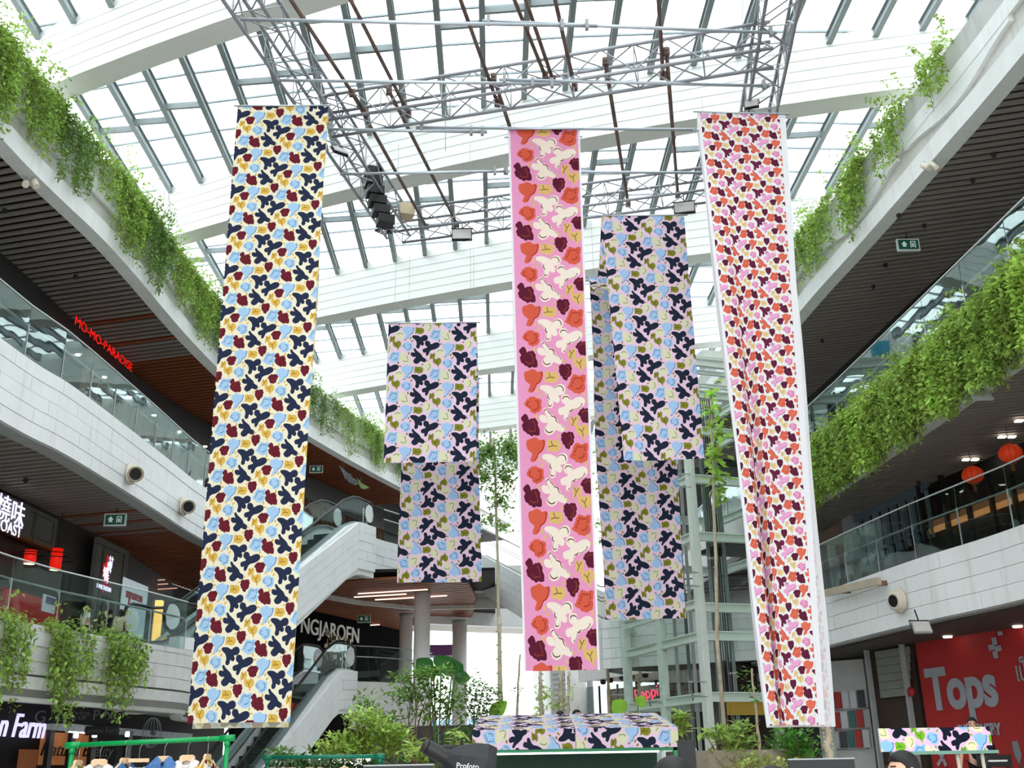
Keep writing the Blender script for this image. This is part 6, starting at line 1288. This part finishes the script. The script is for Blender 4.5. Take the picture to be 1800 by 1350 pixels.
MB().lathe([(.045, -.2), (.055, -.19), (.055, -.05), (.06, -.04), (.06, .0)], 16, base, ax).build('lamp_head', m_black, sl_, True); MB().lathe([(.05, -.22), (.05, -.2)], 16, base, ax).build('rear_cap', m_header, sl_, True)
MB().tube([(0, 0, .02), base+Vector((0, .04, -.08))], .016, 8).build('stand', m_black, sl_); MB().tube([base+Vector((0, .04, -.08)), base-ax*.1], .012, 6).build('tilt_bracket', m_black, sl_)
for k in range(3): MB().tube([(0, 0, .55), (.45*math.cos(k*2.1), .45*math.sin(k*2.1), .02)], .012, 6).build('leg', m_black, sl_)
text_obj('lettering', 'Profoto', mat('logo_white', (226, 226, 226), .5), at_y(822, 1347, LY-.32), .05, (1, 0, -.08), parent=sl_, depth=.001)
hood = MB(); p = at_y(783, 1318, 9.0); hd2 = empty('light_reflector', (p.x, 9.0, 0), 'flat black reflector hood standing behind the studio lamp', 'lamp'); hood.lathe([(.13, -.12), (.14, 0), (.13, .012), (.0, .02)], 20, (0, 0, p.z+.02)); hood.build('hood', m_soft, hd2); MB().tube([(0, 0, p.z-.1), (0, 0, .02)], .014, 8).build('stand', m_black, hd2)
# stage things on the right
ms = empty('music_stand', (at_y(1793, 1350, 12).x, 12, 0), 'black music stand at the right edge before the red hoarding', 'stand'); a = at_y(1779, 1304, 12)-Vector(ms.location); b = at_y(1794, 1326, 12)-Vector(ms.location)
MB().prism([a, a+Vector((.07, .02, .01)), b+Vector((.02, .02, 0)), b+Vector((-.03, 0, -.1)), a+Vector((.0, 0, -.12))], (0, .02, 0)).build('desk', mat('stand_grey', (58, 60, 64), .5), ms); MB().tube([b+Vector((-.01, .02, -.05)), (b.x+.01, .02, .05)], .012, 6).build('pole', m_black, ms); MB().lathe([(.16, 0), (.16, .02)], 12, (b.x, 0, 0)).build('base', m_black, ms)
stg = MB().box((at_y(1735, 1340, 20).x, 20, .35), (2.4, 2.2, .7)).build('stage_block', m_dark); tag(stg, 'low dark stage block in front of the red hoarding', 'stage')
pn = empty('grand_piano', (at_y(1752, 1340, 19.5).x, 19.5, .7), 'black grand piano with raised lid behind the header sign', 'piano'); pz = at_y(1752, 1332, 19.5).z-.7; pn.scale = (.62, .62, 1)
MB().prism([(-.35, -.2, pz-.15), (.35, -.2, pz-.15), (.35, .5, pz-.15), (-.1, .8, pz-.15), (-.35, .5, pz-.15)], (0, 0, .2)).build('case', m_black, pn); MB().prism([(-.3, .1, pz+.05), (-.1, .05, pz+.42), (.05, .3, pz+.42), (.3, .5, pz+.06)], (.02, .04, 0)).build('lid', m_black, pn); MB().box((-.1, -.3, pz-.05), (.5, .12, .03)).build('keyboard', m_white, pn)
for x, y in ((-.25, -.1), (.25, -.1), (0, .5)): MB().tube([(x, y, pz-.15), (x, y, 0)], .04, 8).build('leg', m_black, pn)
# ================================================================== people
def skin(name, verts, edges, radii, m, parent, root=0, sub=2):
    me = bpy.data.meshes.new(name); me.from_pydata([tuple(v) for v in verts], edges, []); me.update(); me.materials.append(m)
    o = link(bpy.data.objects.new(name, me), parent); md = o.modifiers.new('skin', 'SKIN'); md.use_smooth_shade = True
    sv = me.skin_vertices[0].data if me.skin_vertices else None
    if sv is None:
        me.attributes  # the layer appears with the modifier
        bpy.context.view_layer.objects.active = o; bpy.ops.mesh.customdata_skin_add(); sv = me.skin_vertices[0].data
    for i, r in enumerate(radii): sv[i].radius = (r, r) if not isinstance(r, tuple) else r; sv[i].use_root = (i == root)
    s = o.modifiers.new('sub', 'SUBSURF'); s.levels = sub; s.render_levels = sub
    return o
m_skin = mat('skin_tone', (212, 164, 138), .55, var=.04); m_hair = mat('hair_black', (18, 15, 15), .5, var=.3, scale=40, bump=.3)
def person(label, loc, rz, H, shirt, trousers, hair='short', arms=None, group=None, look=0.0, bag=False):
    """facing -Y before rz. arms: (left elbow, left wrist, right elbow, right wrist) offsets"""
    k = H/1.72; o = empty('person', loc, label, 'person', group, rz=rz)
    V = lambda x, y, z: (x*k, y*k, z*k)
    A = arms or ((.24, .02, 1.13), (.26, -.04, .88), (-.24, .02, 1.13), (-.26, -.04, .88))
    v = [V(0, 0, .95), V(0, .01, 1.15), V(0, .01, 1.34), V(0, .02, 1.46), V(0, .0, 1.54), V(0, -.02, 1.60), V(0, -.005, 1.655), V(0, .005, 1.70)]
    r = [.14, .125, .13, .06, .07, .088, .085, .055]; e = [(0, 1), (1, 2), (2, 3), (3, 4), (4, 5), (5, 6), (6, 7)]
    def chain(start, pts, rs):
        i = start
        for p, q in zip(pts, rs): v.append(V(*p)); r.append(q); e.append((i, len(v)-1)); i = len(v)-1
        return i
    chain(5, [(0, -.118, 1.585)], [.014])                                   # nose
    for s, eo, wo_ in ((1, A[0], A[1]), (-1, A[2], A[3])):
        w = chain(2, [(s*.17, .01, 1.40), eo, wo_], [.058, .042, .03]); d = Vector(wo_)-Vector(eo); d.normalize(); p = Vector(wo_)
        palm = chain(w, [tuple(p+d*.06)], [.032])
        sd = Vector((0, -1, 0))
        for j, (off, ln) in enumerate(((-.03, .07), (-.01, .08), (.012, .075), (.032, .06))): chain(palm, [tuple(p+d*(.06+ln*.55)+sd*off), tuple(p+d*(.06+ln)+sd*off+Vector((-s*.012, 0, 0)))], [.010, .008])
        chain(w, [tuple(p+d*.045+sd*.045), tuple(p+d*.085+sd*.055)], [.012, .009])      # thumb
        chain(0, [(s*.09, 0, .9), (s*.1, -.01, .5), (s*.1, .02, .1), (s*.105, -.1, .035)], [.085, .06, .042, .04])
    skin('body', v, e, [x*k for x in r], m_skin, o)
    sv = [V(0, 0, .9), V(0, .01, 1.15), V(0, .01, 1.34), V(0, .015, 1.43)]; se = [(0, 1), (1, 2), (2, 3)]; sr = [.165, .15, .155, .075]
    for s, eo in ((1, A[0]), (-1, A[2])):
        sv += [V(s*.17, .01, 1.395), tuple(Vector(V(s*.17, .01, 1.39)).lerp(Vector(V(*eo)), .7))]; n = len(sv); se += [(2, n-2), (n-2, n-1)]; sr += [.075, .072]
    skin('shirt', sv, se, [x*k for x in sr], shirt, o)
    tv = [V(0, 0, .96)]; te = []; tr = [.155]
    for s in (1, -1):
        tv += [V(s*.09, 0, .86), V(s*.1, -.01, .5), V(s*.1, .02, .1)]; n = len(tv); te += [(0, n-3), (n-3, n-2), (n-2, n-1)]; tr += [.1, .078, .06]
    skin('trousers', tv, te, [x*k for x in tr], trousers, o)
    for s in (1, -1): MB().ball(V(s*.105, -.06, .035), .05*k, 10, 6, (1, 2.0, .7)).build('shoe', m_black, o, True)
    # hair: cap over the skull, open at the face
    g = MB(); n, m_ = 20, 12
    for i in range(m_+1):
        ph = math.pi*i/m_*(.72 if hair == 'short' else .95)
        for j in range(n):
            t = 2*math.pi*j/n; front = max(0, -math.sin(t)); rr = 1.0
            if ph > 1.0: rr = 1-.42*front*min(1, (ph-1.0)*2.0)
            x, y, z = math.sin(ph)*math.cos(t)*.098*rr, math.sin(ph)*math.sin(t)*.115*rr+.012, math.cos(ph)*.115
            wv = 1+.03*math.sin(7*t+3*ph)
            if hair == 'long' and ph > 1.9 and math.sin(t) > -.2: z -= (ph-1.9)*.28
            g.v.append(V(x*wv, y*wv, z+1.635))
    for i in range(m_):
        for j in range(n): a = i*n+j; b = i*n+(j+1) % n; g.f.append((a, a+n, b+n, b))
    g.build('hair', m_hair, o, True)
    if hair == 'pony': MB().tube([V(0, .11, 1.66), V(0, .17, 1.6), V(0, .15, 1.42), V(0, .12, 1.25)], [.03*k, .045*k, .04*k, .012*k], 8).build('ponytail', m_hair, o, True)
    for s in (1, -1):
        MB().ball(V(s*.034, -.098, 1.618), .012*k, 8, 6, (1.3, .6, .8)).build('eye', m_black, o, True); MB().tube([V(s*.015, -.108, 1.645), V(s*.055, -.096, 1.647)], .005*k, 5).build('eyebrow', m_hair, o); MB().ball(V(s*.09, .005, 1.61), .024*k, 8, 6, (.5, .8, 1.3)).build('ear', m_skin, o, True)
    MB().tube([V(-.025, -.103, 1.548), V(0, -.109, 1.55), V(.025, -.103, 1.548)], .006*k, 6).build('mouth', mat('lip', (170, 90, 84), .5), o, True)
    if bag: MB().ball(V(.2, .08, 1.1), .12*k, 10, 8, (.6, .9, 1.1)).build('shoulder_bag', mat('bag_cream', (206, 196, 160), .7), o, True)
    return o
m_tshirt = mat('tshirt_white', (226, 230, 236), .85, bump=.1); m_jean = mat('jeans_blue', (60, 76, 110), .85); m_blk = mat('black_cloth', (22, 22, 24), .85); m_beige = mat('beige_cloth', (200, 184, 160), .85)
def head_at(px, py_top, Y, H, ground=0.0):
    """place a standing person so the crown projects at px,py_top: returns location"""
    p = at_y(px, py_top, Y); return (p.x, Y, p.z-H*1.02)
p = at_y(1180, 1326, 5.0); person('person seen from behind, dark hair at the bottom under the kiosk canopy', (p.x, 5.0, p.z-1.72*1.02), math.pi, 1.72, m_blk, m_blk)
p = at_y(1355, 1343, 6.0); person('person whose dark hair just shows below the yellow green ground cover', (p.x, 6.0, p.z-1.66*1.02), math.pi, 1.66, m_blk, m_jean)
p = at_y(1582, 1317, 7.6); person('young man with short black hair looking left below the header sign', (p.x, 7.6, p.z-1.74*1.02), -1.25, 1.74, m_blk, m_blk)
p = at_y(1707, 1263, 20); person('woman with long dark hair in black standing before the red hoarding', (p.x, 20, .7), -.3, p.z-.7+.0, m_blk, m_blk, hair='long', arms=((.24, .0, 1.13), (.27, -.1, .9), (-.26, .02, 1.13), (-.31, -.05, .88)))
p = at_y(153, 1064, 24.6); person('woman in a white T-shirt with a ponytail behind the left balustrade', (p.x, 24.6, 4.22), math.pi-.6, p.z-4.22, m_tshirt, m_jean, hair='pony')
p = at_y(213, 1072, 25.2); person('shopper in pale clothes carrying a cream shoulder bag by the tall poster', (p.x, 25.2, 4.22), math.pi+.4, p.z-4.22, m_beige, m_jean, hair='long', bag=True)
p = at_y(195, 1073, 25.6); person('shopper in black beside the tall poster on the left gallery', (p.x, 25.6, 4.22), math.pi, p.z-4.22, m_blk, m_blk)
p = at_y(984, 1249, 26); person('passer-by with dark hair behind the kiosk roof, left one', (p.x, 26, p.z-1.7), math.pi, 1.68, m_beige, m_jean)
p = at_y(1014, 1247, 25); person('passer-by with dark hair behind the kiosk roof, right one', (p.x, 25, p.z-1.7), .4, 1.68, m_tshirt, m_jean, hair='long')
